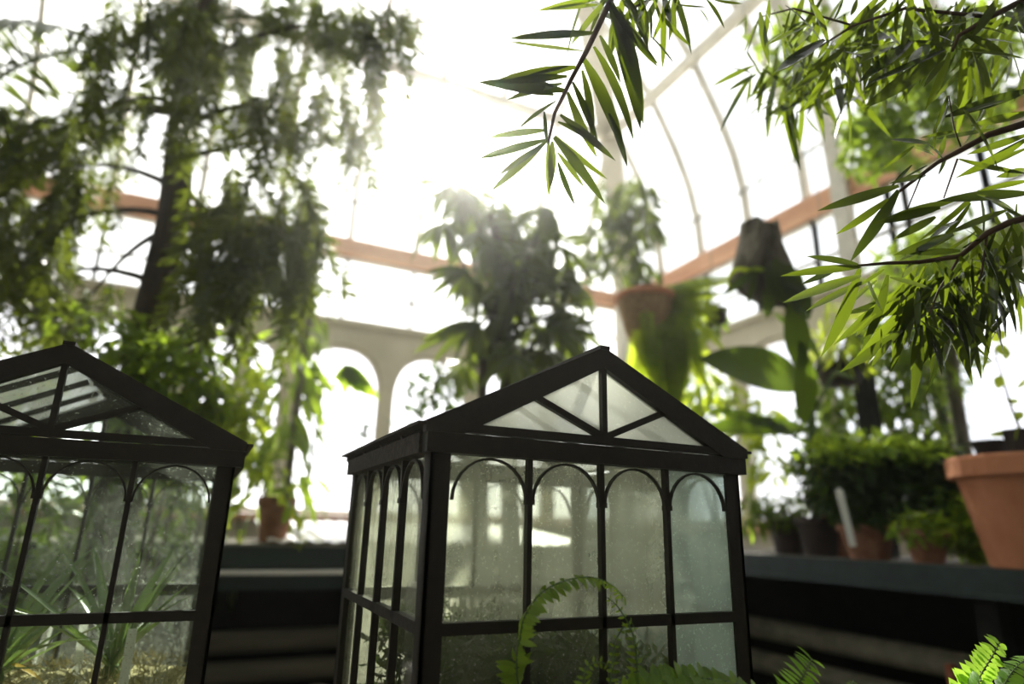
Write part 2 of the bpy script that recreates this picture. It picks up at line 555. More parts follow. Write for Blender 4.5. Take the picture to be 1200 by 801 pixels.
def wall(side, length, P, inward, skip=0):
    """P(u, z, d): point at u along the wall, height z, d towards the room"""
    mb = MB()
    pitch, half, first = 0.69, 0.305, {'back': -2.67, 'right': 0.2, 'left': 0.2}[side]
    cs = []
    u = first
    while u+half < length[1]-0.05:
        if u-half > length[0]+0.05:
            cs.append(u)
        u += pitch
    zspr = H+0.9

    def quad2(u0, u1, z0a, z1a, z0b, z1b):
        mb.add([P(u0, z0a, 0), P(u1, z0b, 0), P(u1, z1b, 0), P(u0, z1a, 0), P(u0, z0a, -0.09), P(u1, z0b, -0.09), P(u1, z1b, -0.09), P(u0, z1a, -0.09)],
               [(0, 3, 2, 1), (4, 5, 6, 7), (0, 1, 5, 4), (1, 2, 6, 5), (2, 3, 7, 6), (3, 0, 4, 7)])
    quad2(length[0], length[1], 0, ZS-0.04, 0, ZS-0.04)
    ed = [length[0]]
    for c in cs:
        quad2(ed[-1], c-half, ZS-0.04, ZC0, ZS-0.04, ZC0)
        n = 14

        def top(t):
            return zspr+(ZA-zspr)*(1-abs(t)**2.4)**(1/2.4)
        for i in range(n):
            t0, t1 = -math.cos(math.pi*i/n), -math.cos(math.pi*(i+1)/n)
            quad2(c+t0*half, c+t1*half, top(t0), ZC0, top(t1), ZC0)
        ed.append(c+half)
    quad2(ed[-1], length[1], ZS-0.04, ZC0, ZS-0.04, ZC0)
    struct('wall_'+side, mb, M['cream'])
    # sill, beam
    mb = MB()
    mb.sheet([[P(length[0], ZS-0.05, 0.0), P(length[1], ZS-0.05, 0.0)], [P(length[0], ZS-0.05, 0.07), P(length[1], ZS-0.05, 0.07)]], (0, 0, 0.045))
    struct('baseboard_'+side, mb, M['wood_beam'])
    mb = MB()
    mb.sheet([[P(length[0], ZB0, -0.09), P(length[1], ZB0, -0.09)], [P(length[0], ZB0, 0.04), P(length[1], ZB0, 0.04)]], (0, 0, ZB1-ZB0))
    struct('trim_'+{'back': '1', 'right': '2', 'left': '3'}[side], mb, M['wood_beam'])
    mb = MB()
    mb.sheet([[P(length[0], ZC0-0.03, 0.0), P(length[1], ZC0-0.03, 0.0)], [P(length[0], ZC0-0.03, 0.05), P(length[1], ZC0-0.03, 0.05)]], (0, 0, 0.035))
    struct('trim_'+{'back': '4', 'right': '5', 'left': '6'}[side], mb, M['cream'])
    for c in cs:
        NWIN[0] += 1
        pts = [(c-half+0.03*0, ZS)]+[(c-half*math.cos(math.pi*i/14), zspr+(ZA-zspr)*(1-abs(math.cos(math.pi*i/14))**2.4)**(1/2.4)) for i in range(15)]+[(c+half, ZS)]
        cz = (c, H+0.65)
        inner = [(cz[0]+(a-cz[0])*0.93, cz[1]+(b-cz[1])*0.95) for a, b in pts]
        k = len(pts)
        mb = MB()
        vs = [P(a, b, -0.02) for a, b in pts]+[P(a, b, -0.02) for a, b in inner]+[P(a, b, -0.06) for a, b in pts]+[P(a, b, -0.06) for a, b in inner]
        fs = []
        for i in range(k):
            j = (i+1) % k
            fs += [(i, j, k+j, k+i), (2*k+i, 3*k+i, 3*k+j, 2*k+j), (k+i, k+j, 3*k+j, 3*k+i), (i, 2*k+i, 2*k+j, j)]
        mb.add(vs, fs)
        w = struct('window_%d' % NWIN[0], mb, M['cream'])
        tv = Vector(P(0, 0, -0.045))-Vector(P(0, 0, -0.04))
        part('pane', MB().prism([P(a, b, -0.04) for a, b in inner], tv), M['frost_glass'], w)
    # clerestory
    step = 0.53 if side == 'back' else 0.5
    u0 = {'back': 0.745-0.53*7, 'right': 0.06, 'left': 0.06}[side]
    us = [length[0]+0.02]
    while u0 < length[1]-0.1:
        if u0 > us[0]+0.1:
            us.append(u0)
        u0 += step
    us.append(length[1]-0.02)
    zt = H+1.68
    for a, b in zip(us, us[1:]):
        NWIN[0] += 1
        mb = MB()
        for (p, q, w_) in (((a, ZC0), (a, ZC1), 0.022), ((b, ZC0), (b, ZC1), 0.022), ((a, ZC0+0.012), (b, ZC0+0.012), 0.024), ((a, ZC1-0.012), (b, ZC1-0.012), 0.024)):
            mb.bar(P(*p, -0.04), P(*q, -0.04), w_, 0.04, inward)
        w = struct('window_%d' % NWIN[0], mb, M['white_iron'])
        part('glazing_bar', MB().bar(P(a, zt, -0.03), P(b, zt, -0.03), 0.02, 0.025, inward), M['grey_iron'], w)
        tv = Vector(P(0, 0, -0.055))-Vector(P(0, 0, -0.05))
        for z0, z1 in ((ZC0+0.02, zt-0.005), (zt+0.005, ZC1-0.02)):
            part('pane', MB().prism([P(a+.01, z0, -0.05), P(b-.01, z0, -0.05), P(b-.01, z1, -0.05), P(a+.01, z1, -0.05)], tv), M['roof_glass'], w)


wall('back', (XL, XR), lambda u, z, d: (u, YB-d, z), (0, -1, 0))
wall('right', (YF, YB), lambda u, z, d: (XR-d, u, z), (-1, 0, 0))
wall('left', (YF, YB), lambda u, z, d: (XL+d, u, z), (1, 0, 0))

# curved glass roof: profile of (inset, rise)
PROF = [(0, 0), (0.02, 0.3), (0.09, 0.6), (0.21, 0.9), (0.42, 1.3), (0.65, 1.62), (1.0, 2.0), (2.0, 3.0), (3.15, 4.15)]
ROWS = [(0, 2), (2, 4), (4, 6), (6, 7), (7, 8)]
roof = struct('ceiling')


def roof_side(Q, us, lo, hi):
    """Q(u, inset, z); lo/hi(inset) limit u at the hips"""
    for a, b in zip(us, us[1:]):
        for i0, i1 in ROWS:
            rows = []
            for k in range(i0, i1+1):
                o_, dz = PROF[k]
                ua, ub = max(a+.012, lo(o_)), min(b-.012, hi(o_))
                if ub-ua < 0.004:
                    m_ = min(max((ua+ub)/2, lo(o_)), hi(o_))
                    ua, ub = m_-0.002, m_+0.002
                rows.append([Q(ua, o_, ZB1+dz), Q(ub, o_, ZB1+dz)])
            wid = max((Vector(r[1])-Vector(r[0])).length for r in rows)
            if wid > 0.02:
                part('pane', MB().sheet(rows, (0, 0, 0.006)), M['roof_glass'], roof)
    for u in us[1:-1]:
        pts = [Q(u, o_, ZB1+dz) for o_, dz in PROF if lo(o_) <= u <= hi(o_)]
        if len(pts) > 1:
            part('glazing_bar', MB().strip(pts, Vector(Q(0, 1, 0))-Vector(Q(0, 0, 0)), 0.042, 0.05), M['white_iron'], roof)
    for k, th, mat in ((1, 0.016, 'grey_iron'), (4, 0.075, 'white_iron'), (6, 0.035, 'white_iron'), (7, 0.04, 'white_iron')):
        o_, dz = PROF[k]
        if hi(o_)-lo(o_) > 0.1:
            part('purlin', MB().bar(Q(lo(o_)+.02, o_+.035, ZB1+dz), Q(hi(o_)-.02, o_+.035, ZB1+dz), th, th), M[mat], roof)


def span(a, b, first, step):
    r = [a]
    u = first
    while u < b-0.12:
        if u > a+0.12:
            r.append(u)
        u += step
    return r+[b]


roof_side(lambda u, o_, z: (u, YB-o_, z), span(XL, XR, 0.745-0.53*7, 0.53), lambda o_: XL+o_, lambda o_: XR-o_)
roof_side(lambda u, o_, z: (XR-o_, u, z), span(YF, YB, 0.06-0.5*4, 0.5), lambda o_: YF, lambda o_: YB-o_)
roof_side(lambda u, o_, z: (XL+o_, u, z), span(YF, YB, 0.06-0.5*4, 0.5), lambda o_: YF, lambda o_: YB-o_)
for sx, x0 in ((-1, XR), (1, XL)):
    pts = [(x0+sx*(o_+.03), YB-o_-.03, ZB1+dz) for o_, dz in PROF]
    part('hip_rafter', MB().strip(pts, Vector((sx, -1, 0)), 0.2, 0.07), M['white_iron'], roof)
for y in (2.28,):
    pts = [(XR-o_-.05, y, ZB1+dz) for o_, dz in PROF]
    part('principal_rafter', MB().strip([(XR-.05, y, ZB0-.5)]+pts, Vector((-1, 0, 0)), 0.1, 0.06), M['white_iron'], roof)
part('ridge_beam', MB().bar((XL+3.15, YF, ZB1+4.15), (XL+3.15, YB-3.15, ZB1+4.15), 0.08, 0.1), M['white_iron'], roof)
poly = [(XL+o_, YF-0.1, ZB1+dz) for o_, dz in PROF]+[(XR-o_, YF-0.1, ZB1+dz) for o_, dz in PROF[-2::-1]]
struct('wall_gable', MB().prism(poly, (0, 0.1, 0)), M['plaster'])
struct('trim_7', MB().box((XR-0.13, YB-0.13, 0), (XR-0.0, YB-0.0, H+2.15)), M['white_iron'])
struct('trim_8', MB().box((0.06, YB-0.05, ZS), (0.16, YB, ZC1)), M['cream'])


# scattering volume added to stand in for lens glare around the sun
t = NT('glare_haze_volume')
pv = t.n('ShaderNodeVolumePrincipled')
pv.inputs['Color'].default_value = (1.0, 0.98, 0.93, 1)
pv.inputs['Density'].default_value = 0.006
pv.inputs['Anisotropy'].default_value = 0.93
t.l(pv.outputs[0], t.out.inputs['Volume'])
o = part('glare_haze', MB().box((XL+.16, YF+.05, 0.005), (XR-.16, YB-.16, ZB1-.02)), t.m, None)
o['kind'] = 'stuff'
o['label'], o['category'] = 'thin haze volume added for the glare around the sun', 'haze'


# ------------------------------------------------------------------ benches
def planks(name, n, mk, mat, parent):
    for i in range(n):
        part(name, mk(i), mat, parent)


ZT = H-0.09                                   # bench tops
LB0, LB1 = 3.02, 4.02                         # left bench, along the back wall
lb = thing('plant_bench', 'long dark bench below the arched windows between the two glass cases', 'bench', (-0.4, LB0, 0))
for i in range(5):
    part('plank', MB().box((XL+.1, LB0+i*0.2+.003, ZT-0.03), (2.0, LB0+(i+1)*0.2-.003, ZT-R.uniform(0, .004))), M['wood_grey'], lb)
part('apron', MB().box((XL+.1, LB0-0.025, ZT-0.10), (2.0, LB0-0.001, ZT-0.01)), M['wood_green'], lb)
part('lower_apron', MB().box((XL+.1, LB0-0.13, ZT-0.175), (2.0, LB0+0.05, ZT-0.118)), M['wood_green'], lb)
part('sunlit_ledge_top', MB().box((XL+.1, LB0-0.135, ZT-0.117), (2.0, LB0+0.05, ZT-0.106)), M['poly'], lb)  # ledge top coloured pale to stand for sunlight falling on it
part('shade_board', MB().box((XL+.1, LB1-0.06, 0.02), (2.0, LB1-0.03, ZT-0.03)), M['wood_black'], lb)  # dark board added to keep the space under the bench in shade
for x in (-2.6, -1.4, -0.2, 1.0, 1.9):
    part('leg', MB().box((x-.035, LB0+.06, 0), (x+.035, LB0+.13, ZT-.03)), M['wood_black'], lb)
for z, y in ((H-0.505, LB0+.22), (H-0.63, LB0+.22)):
    part('pipe', MB().tube([(XL+.1, y, z), (2.0, y, z)], 0.047, 12), M['wood_grey'], lb, True)

RB0, RB1 = 2.22, 3.2                          # right bench, along the right wall
rb = thing('plant_bench', 'dark green painted bench under the row of terracotta pots right of the glass case', 'bench', (RB0, 1.5, 0))
for i in range(5):
    part('plank', MB().box((RB0+i*0.196+.003, -0.65, ZT-0.03), (RB0+(i+1)*0.196-.003, 4.4, ZT-R.uniform(0, .004))), M['wood_grey'], rb)
part('apron', MB().box((RB0-0.03, -0.65, ZT-0.075), (RB0-.001, 4.4, ZT+0.006)), M['wood_green'], rb)
part('apron_lip', MB().box((RB0-0.045, -0.65, ZT-0.083), (RB0-.031, 4.4, ZT-0.068)), M['wood_green'], rb)
part('shade_board', MB().box((RB1-0.06, -0.65, 0.02), (RB1-0.03, 4.4, ZT-0.03)), M['wood_black'], rb)  # dark sheet put in for the shade under the right bench
for y in (-0.55, 0.3, 1.3, 2.9, 4.3):
    part('leg', MB().box((RB0+.05, y-.035, 0), (RB0+.12, y+.035, ZT-.03)), M['wood_black'], rb)
for z, x in ((H-0.455, RB0+.42), (H-0.61, RB0+.42)):
    part('pipe', MB().tube([(x, -0.65, z), (x, 4.4, z)], 0.05, 12), M['wood_grey'], rb, True)
part('valve_pipe', MB().tube([(RB0+.1, 1.47, 0), (RB0+.1, 1.47, H-.40)], 0.016, 8), M['rust'], rb, True)
gv = part('pot_grit', MB().box((RB0+.01, -.6, ZT), (RB1-.05, 4.35, ZT+0.004)), M['gravel'], rb, kind='stuff')
# corrugated sheet lying on the left bench, its back edge raised on the sill side
cs_ = thing('corrugated_sheet', 'white corrugated plastic sheet lying on bench under the arched window', 'plastic sheet', (0.9, LB0, ZT))
rows = []
for j in range(2):
    rows.append([(0.28+i*0.019, LB0+.02+j*0.93, ZT+.008+j*0.09+0.006*math.sin(i*math.pi/2)) for i in range(86)])
part('sheet', MB().sheet(rows, (0, 0, 0.003)), M['poly'], cs_)
part('prop_batten', MB().box((0.3, LB0+.86, ZT), (1.85, LB0+.9, ZT+0.084)), M['wood_grey'], cs_)
# sacks under the left bench
for x, lab in ((0.17, 'pale lumpy sack on the floor under the bench, the left of two'), (0.52, 'pale lumpy sack on the floor under the bench, the right of two')):
    t = thing('sack', lab, 'sack', (x, LB0-.12, 0), 'sacks under the bench')
    part('body', MB().lathe([(0.06, 0), (0.13, 0.03), (0.15, 0.12), (0.13, 0.22), (0.08, 0.29), (0.03, 0.31)], (x, LB0-.12, 0), 14, 0.08), M['sack'], t, True)

# table that carries the two cases
TZ = H-0.42
tb = thing('staging_table', 'low dark slatted table carrying the two glass cases', 'table', (0.2, 1.1, 0))
for i in range(8):
    part('plank', MB().box((-0.85, 0.39+i*0.15+.003, TZ-0.03), (1.15, 0.39+(i+1)*0.15-.003, TZ-R.uniform(0, .002))), M['wood_grey'], tb)
for x in (-0.78, 1.08):
    for y in (0.46, 1.52):
        part('leg', MB().box((x-.04, y-.04, 0), (x+.04, y+.04, TZ-.03)), M['wood_black'], tb)
for y in (0.43, 1.55):
    part('apron', MB().box((-.8, y-.015, TZ-.12), (1.1, y+.015, TZ-.03)), M['wood_black'], tb)


# ------------------------------------------------------------------ glass cases
def glass_case(label, loc, rz, ze, zr, za, D, Wd, glz):
    """loc: front left corner; ze, zr, za heights above the floor"""
    t = thing('glass_case', label, 'terrarium', loc, None, rz)
    p = 0.026
    b0 = TZ
    zt_ = H-0.32
    iron = M['iron']

    def pt(name, mb, mat=iron, smooth=False):
        return part(name, mb, mat, t, smooth, True)
    mb = MB()
    mb.box((0, 0, b0), (Wd, .012, zt_)).box((0, D-.012, b0), (Wd, D, zt_)).box((0, .012, b0), (.012, D-.012, zt_)).box((Wd-.012, .012, b0), (Wd, D-.012, zt_))
    mb.box((.012, .012, b0), (Wd-.012, D-.012, b0+.01))
    pt('base_tray', mb)
    pt('base_rail', MB().box((-.003, -.003, zt_), (Wd+.003, .03, zt_+.016)).box((-.003, D-.03, zt_), (Wd+.003, D+.003, zt_+.016))
       .box((-.003, .03, zt_), (.03, D-.03, zt_+.016)).box((Wd-.03, .03, zt_), (Wd+.003, D-.03, zt_+.016)))
    zg = zt_+.016
    for x in (0, Wd-p):
        for y in (0, D-p):
            # angle iron: two flanges meeting at the outer corner
            fx = x if x == 0 else Wd-.005
            fy = y if y == 0 else D-.005
            pt('corner_post', MB().box((x, fy, zg), (x+p, fy+.005, ze)).box((fx, y, zg), (fx+.005, y+p, ze)))
    # eaves
    e = 0.009
    pt('eave_rail', MB().box((-e, -e, ze), (Wd+e, .012, ze+.025)))
    pt('eave_rail', MB().box((-e, D-.012, ze), (Wd+e, D+e, ze+.025)))
    pt('eave_rail', MB().box((-e-.004, .012, ze), (.012, D-.012, ze+.025)), M['iron_worn'])
    pt('eave_rail', MB().box((Wd-.012, .012, ze), (Wd+e+.004, D-.012, ze+.025)), M['iron_worn'])
    zs = ze-0.056

    def face(O, U, N, L, key):
        """O corner, U along, N outward"""
        O, U, N = Vector(O), Vector(U), Vector(N)
        q = (L-2*p)/4

        def X(u, n, z):
            v = O+U*u+N*n
            return Vector((v.x, v.y, z))
        pt('middle_rail', MB().bar(X(p, -.005, zr-.007), X(L-p, -.005, zr-.007), .010, .014))
        for k in (1, 2, 3):
            u = p+q*k
            pt('mullion', MB().bar(X(u, -.005, zg), X(u, -.005, ze+.002), .0068, .010, N))
        for k in range(4):
            c = p+q*(k+.5)
            r = q/2-.0045
            pts, ups = [], []
            for i in range(15):
                a = math.pi*i/14
                pts.append(X(c-r*math.cos(a), -.003, zs+(ze-.003-zs)*math.sin(a)))
                ups.append(-U*math.cos(a)+Z3*math.sin(a))
            pt('arch', MB().strip(pts, ups, .006, .0026))
        for k in (1, 2, 3):
            u = p+q*k
            pt('arch_clip', MB().bar(X(u-.0062, -.003, zs+.001), X(u+.0062, -.003, zs+.001), .009, .007))
        for k in range(4):
            a, b = p*.5+q*k+(p*.5 if k else 0), p+q*(k+1)+(p*.5 if k == 3 else 0)
            pl = MB().bar(X((a+b)/2, -.0105, zr), X((a+b)/2, -.0105, ze), (b-a)-.001, .002, N)
            pt('pane', pl, glz(key, k, 1))
            pl = MB().bar(X((a+b)/2, -.0105, zg), X((a+b)/2, -.0105, zr-.001), (b-a)-.001, .002, N)
            pt('pane', pl, glz(key, k, 0))
    face((0, 0, 0), (1, 0, 0), (0, -1, 0), Wd, 'front')
    face((0, D, 0), (1, 0, 0), (0, 1, 0), Wd, 'back')
    face((0, 0, 0), (0, 1, 0), (-1, 0, 0), D, 'left')
    face((Wd, 0, 0), (0, 1, 0), (1, 0, 0), D, 'right')
    # gables
    zb = ze+.0285
    xa, xb, xm = -.012, Wd+.012, Wd/2
    za2 = za-.017
    for y, nm in ((-.004, -1), (D+.004, 1)):
        pt('gable_rail', MB().bar((.0, y, zb+.004), (Wd, y, zb+.004), .012, .011))
        for x0 in (xa, xb):
            s_ = 1 if x0 == xa else -1
            d = Vector((xm-x0, 0, za-zb)).normalized()
            n = Vector((-d.z*s_, 0, d.x*s_))
            n = n if n.z > 0 else -n
            w_ = .027
            P0, P1 = Vector((x0, y-.007, zb-.004)), Vector((xm, y-.007, za))
            vert = w_/abs(d.x)
            poly = [P0, Vector((x0, P0.y, zb+.010)), P1, P1-Vector((0, 0, vert)), Vector((x0+s_*.05, P0.y, zb-.004))]
            pt('gable_rafter', MB().prism(poly, (0, .014, 0)))
        pt('king_post', MB().bar((xm, y, zb+.006), (xm, y, za2), .008, .0105, (0, 1, 0)))
        for s_ in (-1, 1):
            pt('strut', MB().bar((xm+s_*.003, y, zb+.010), (xm+s_*Wd*.262, y, zb+(za-zb)*.462), .009, .009, (0, 1, 0)))
        # gable glass
        g0 = Vector((.02, y+(.003 if nm < 0 else -.003), zb+.004))
        pt('pane', MB().prism([g0, Vector((Wd-.02, g0.y, g0.z)), Vector((xm, g0.y, za-.03))], (0, .002, 0)), glz('gable', nm, 0))
    # roof
    pt('ridge_cap', MB().bar((xm, -.013, za-.001), (xm, D+.013, za-.001), .016, .006))
    for x0 in (xa, xb):
        s_ = 1 if x0 == xa else -1

        def Q(f, y, lift=0.0):
            return Vector((x0+(xm-x0)*f, y, zb+.002+(za-.006-zb-.002)*f+lift))
        for k in (1, 2, 3):
            y = D*k/4
            pt('roof_bar', MB().bar(Q(0.02, y, -.004), Q(.98, y, -.004), .008, .009))
        pt('eave_flashing', MB().bar(Q(0.0, -.01, .004), Q(0.0, D+.01, .004), .02, .004), M['iron_worn'])
        for k in range(4):
            y0, y1 = D*k/4+.001, D*(k+1)/4-.001
            pt('roof_pane', MB().sheet([[Q(0, y0, .002), Q(0, y1, .002)], [Q(.98, y0, .002), Q(.98, y1, .002)]], (0, 0, .002)), glz('roof', k, s_))
    return t, zt_


def glz_centre(key, k, up):
    if key == 'gable' or key == 'roof':
        return M['case_film']
    if up == 0 and key in ('front', 'left') and not (key == 'front' and k == 3):
        return M['case_speckled']
    if key == 'front':
        return M[('case_misty', 'case_misty', 'case_misty', 'case_wet')[k]]
    if key == 'right':
        return M['case_wet']
    if key == 'left':
        return M['case_misty']
    return M['case_misty']


def glz_left(key, k, up):
    return M['case_film'] if key == 'roof' and up == 1 else M['case_clear']


CX, CY, ZTR = 0.247, 0.758, H-.25
case_c, _ = glass_case('dark iron framed glass case with misted panes, whole in view at centre', (CX, CY, 0), 0, H+.0876, H-.1091, H+.2553, .469, .5, glz_centre)
th2 = 0.0
lx, ly = 0.0387-.5, 1.108
case_l, _ = glass_case('dark iron framed glass case with clear panes, cut by the left edge', (lx, ly, 0), th2, H+.0819, H-.1278, H+.2472, .469, .5, glz_left)
part('latch', MB().box((.238, .004, H+.128), (.246, .012, H+.142)).box((.24, .004, H+.122), (.262, .008, H+.128)), M['iron'], case_c, False, True)


def loc2(x, y, z):
    """left case coordinates -> world"""
    return Vector((lx+x*math.cos(th2)-y*math.sin(th2), ly+x*math.sin(th2)+y*math.cos(th2), z))


def soil_bed(f, name, mat, Wd, D, zbase, amp, parent_fn, label, cat):
    n = 16
    rows = []
    for i in range(n+1):
        rows.append([])
        for j in range(n+1):
            e = min(i, j, n-i, n-j)/3
            rows[-1].append(parent_fn(.016+(Wd-.032)*i/n, .016+(D-.032)*j/n, zbase+amp*(R.random()*.6+.4)*min(1, e)))
    mb = MB()
    vs = [p for r in rows for p in r]
    fs = [(i*(n+1)+j, (i+1)*(n+1)+j, (i+1)*(n+1)+j+1, i*(n+1)+j+1) for i in range(n) for j in range(n)]
    k = len(vs)
    lo = [Vector((p.x, p.y, TZ+.0105)) for p in vs]
    rim = [i*(n+1) for i in range(n+1)]+[n*(n+1)+j for j in range(1, n+1)]+[i*(n+1)+n for i in range(n-1, -1, -1)]+[j for j in range(n-1, 0, -1)]
    mb.add(vs+[lo[i] for i in rim], fs+[(rim[i], rim[(i+1) % len(rim)], k+(i+1) % len(rim), k+i) for i in range(len(rim))]+[tuple(k+i for i in range(len(rim)))])
    o = part(name, mb, mat, None, True)
    o['kind'] = 'stuff'
    o['label'], o['category'] = label, cat
    return o


soil_bed(0, 'moss_bed', M['moss'], .5, .469, H-.285, .03, loc2, 'pale dry moss covering the soil inside the left glass case', 'moss')
soil_bed(0, 'soil_bed', M['soil'], .5, .469, H-.265, .02, lambda x, y, z: Vector((CX+x, CY+y, z)), 'dark soil filling the base of the central glass case', 'soil')
# tufts of moss strands
its = []
for i in range(2200):
    p = loc2(R.uniform(.03, .47), R.uniform(.03, .44), H-.262+R.uniform(-.004, .008))
    its.append((p, rdir()+Vector((0, 0, .5)), rdir(), R.uniform(.012, .03)))
o = scatter('moss_strands', leaf_shape(1, .09, .5, 0, 3), M['moss'], None, its)
o['label'], o['category'] = 'curly tufts of dry moss on top of the bed in the left case', 'moss'

# strappy plants in the left case
strap = [leaf_mesh('strap_leaf', M['leaf_strap'], L=1, w=w_, bend=b, fold=.5, n=8, peak=.35) for w_, b in ((.07, .25), (.08, .55), (.06, .1))]
for (x, y, n, sc, lab) in ((.36, .27, 18, .26, 'strappy grey green plant with arching blades behind the white label in the left case'),
                           (.20, .26, 20, .22, 'strappy plant with one yellowing blade low in the left case'),
                           (.08, .18, 18, .2, 'strappy plant with pale blades at the edge of the photo in the left case')):
    b = loc2(x, y, H-.262)
    t = thing('strap_leaf_plant', lab, 'plant', b)
    part('crown', MB().lathe([(.012, 0), (.014, .012), (.006, .03)], b, 8), M['stem_green'], t, True)
    for i in range(n):
        a = i*2.4+R.uniform(-.3, .3)
        el = R.uniform(.35, 1.25)
        d = Vector((math.cos(a)*math.cos(el), math.sin(a)*math.cos(el), math.sin(el)))
        ln = sc*R.uniform(.75, 1.3)
        while not (.02 < x+1.4*ln*d.x < .47 and .02 < y+1.4*ln*d.y < .44) and ln > .05:
            d = (d+Vector((0, 0, .12))).normalized()
            ln *= .97
        o = inst(R.choice(strap), 'leaf', t, b+Vector((0, 0, .01)), d, Z3*.8+Vector((math.cos(a), math.sin(a), 0))*-.4+rdir()*.3, ln)
        for _ in range(12):
            P_ = [wloc(t)+o.matrix_basis @ v.co for v in o.data.vertices]
            if min(q.x for q in P_) > lx+.014 and max(q.x for q in P_) < lx+.486 and min(q.y for q in P_) > ly+.014 and max(q.y for q in P_) < ly+.455:
                break
            o.matrix_basis = o.matrix_basis @ Matrix.Scale(.86, 4)
    if 'yellowing' in lab:
        me = leaf_mesh('yellow_leaf', M['leaf_yellow'], L=1, w=.1, bend=.2, fold=.4, n=6)
        o = inst(me, 'leaf', t, b+Vector((0, 0, .035)), RT*-.2+RT*.8+Vector((0, -.3, 0)), Z3, .12)
        o['label'] = 'yellowing leaf'


def white_label(px, py, d, h, lab, tilt=0.0):
    b = at(px, py, d)
    t = thing('plant_label', lab, 'label', b, 'plant labels in the left case')
    x = RT*.5
    mb = MB().prism([b-RT*.0075-Z3*.05, b+RT*.0075-Z3*.05, b+RT*(.0075+tilt)+Z3*h, b+RT*(.006+tilt)+Z3*(h+.004), b+RT*(-.006+tilt)+Z3*(h+.004), b+RT*(-.0075+tilt)+Z3*h], FW*.0012)
    part('tag', mb, M['white'], t)


white_label(146, 790, 1.0, .062, 'blank white plastic plant label standing upright nearest the front glass')
white_label(92, 775, 1.12, .075, 'thin white plant label standing behind the strappy leaves', -.004)
white_label(40, 772, 1.16, .075, 'white plant label leaning right among the leaves', .018)

# dark ferny growth in the central case
t = thing('case_moss_fern', 'low dark tangled growth behind the misted glass of the central case', 'plant', (CX+.13, CY+.2, ZTR))
its = []
for i in range(2600):
    x = R.uniform(.02, .30)
    hgt = (.11 if x < .27 else .05)*R.random()**.7
    its.append(((CX+.01+x, CY+.05+R.uniform(0, .33), ZTR+.005+hgt), rdir()+Vector((0, 0, .2)), rdir(), R.uniform(.014, .035)))
for i in range(500):
    its.append(((CX+R.uniform(.3, .48), CY+.05+R.uniform(0, .33), ZTR+.005+.05*R.random()), rdir()+Vector((0, 0, .8)), rdir(), R.uniform(.014, .04)))
scatter('foliage', leaf_shape(1, .3, .3, .2, 2), M['leaf_dark'], t, its)
for i in range(9):
    a = i*.7
    b = Vector((CX+.13+.08*math.cos(a), CY+.2+.08*math.sin(a), ZTR))
    part('stem', MB().tube([b, b+Vector((.02*math.cos(a), .02*math.sin(a), .09))], .002, 5), M['stem_green'], t)


# ------------------------------------------------------------------ pots
def pot(label, c, r, h, mat, rim=True, group=None, name='flower_pot', soil=True):
    c = Vector(c)
    t = thing(name, label, 'pot', c, group)
    prof = [(r*.64, 0), (r*.67, .004), (r*.9, h*.78), (r*.9, h*.79), (r*1.0, h*.80), (r*1.03, h*.82), (r*1.03, h*.97), (r*1.01, h), (r*.92, h), (r*.9, h*.9)] if rim \
        else [(r*.7, 0), (r*.72, .004), (r*.98, h*.94), (r*1.03, h*.95), (r*1.03, h), (r*.95, h), (r*.93, h*.9)]
    part('pot_body', MB().lathe(prof, c, 32), mat, t, False)
    if soil:
        part('soil', MB().lathe([(r*.5, h*.84), (r*.88, h*.86), (r*.88, h*.9), (r*.4, h*.92), (r*.05, h*.93)], c, 20), M['soil'], t, True)
    return t


def on_bench_r(px, d):
    """point on the right bench top seen in column px at depth d"""
    q = at(px, 640, d)
    return Vector((q.x, q.y, ZT+.004))


# ------------------------------------------------------------------ weeping tree (left)
WD = 2.5
tr0 = at(180, 330, WD)
tbase = Vector((tr0.x, tr0.y, 0))
t = thing('weeping_tree', 'tall dark weeping tree with hanging sprays behind the left glass case', 'tree', tbase)
pts = [tbase+Vector((R.uniform(-.02, .02)+.02*math.sin(z*1.3), R.uniform(-.02, .02), z)) for z in np.linspace(0, 4.6, 14)]
part('trunk', MB().tube(pts, [0.085-0.004*i for i in range(14)], 12), M['bark'], t, True)
blobs = [(60, 200, 85, 60, 26), (40, 275, 55, 60, 18), (140, 120, 40, 40, 8), (165, 30, 75, 40, 16), (250, 40, 60, 50, 16), (335, 35, 75, 45, 18),
         (430, 25, 60, 22, 12), (330, 130, 70, 40, 14), (300, 245, 75, 50, 20), (350, 275, 32, 45, 9), (270, 305, 70, 35, 13), (95, 135, 50, 30, 7), (20, 150, 40, 35, 6),
         (410, 120, 40, 25, 5), (430, 170, 25, 40, 4), (232, 110, 28, 80, 9), (100, 355, 60, 20, 8), (355, 330, 16, 60, 6), (30, 330, 40, 50, 8)]
sprays = []
for v in range(6):
    mb = MB()
    L = 1.0
    st = [Vector((.06*math.sin(k*.7+v), k/8, -.12*(k/8)**2)) for k in range(9)]
    mb.tube(st, [.012-.001*k for k in range(9)], 4)
    for k in range(44):
        tt = (k+.5)/44
        i = min(7, int(tt*8))
        p = st[i].lerp(st[i+1], tt*8-i)
        s_ = -1 if k % 2 else 1
        d = Vector((s_*R.uniform(.5, 1), R.uniform(.4, .9), R.uniform(-.5, .3)))
        vs, fs = leaf_shape(R.uniform(.18, .28), .05, .2, .2, 2)
        m3 = frame(d, Vector((0, 0, 1))+rdir()*.7)
        mb.add([m3 @ Vector(q)+p for q in vs], fs)
    sprays.append(mb.mesh('leaf_spray', M['leaf_weep'], True))
wit = []
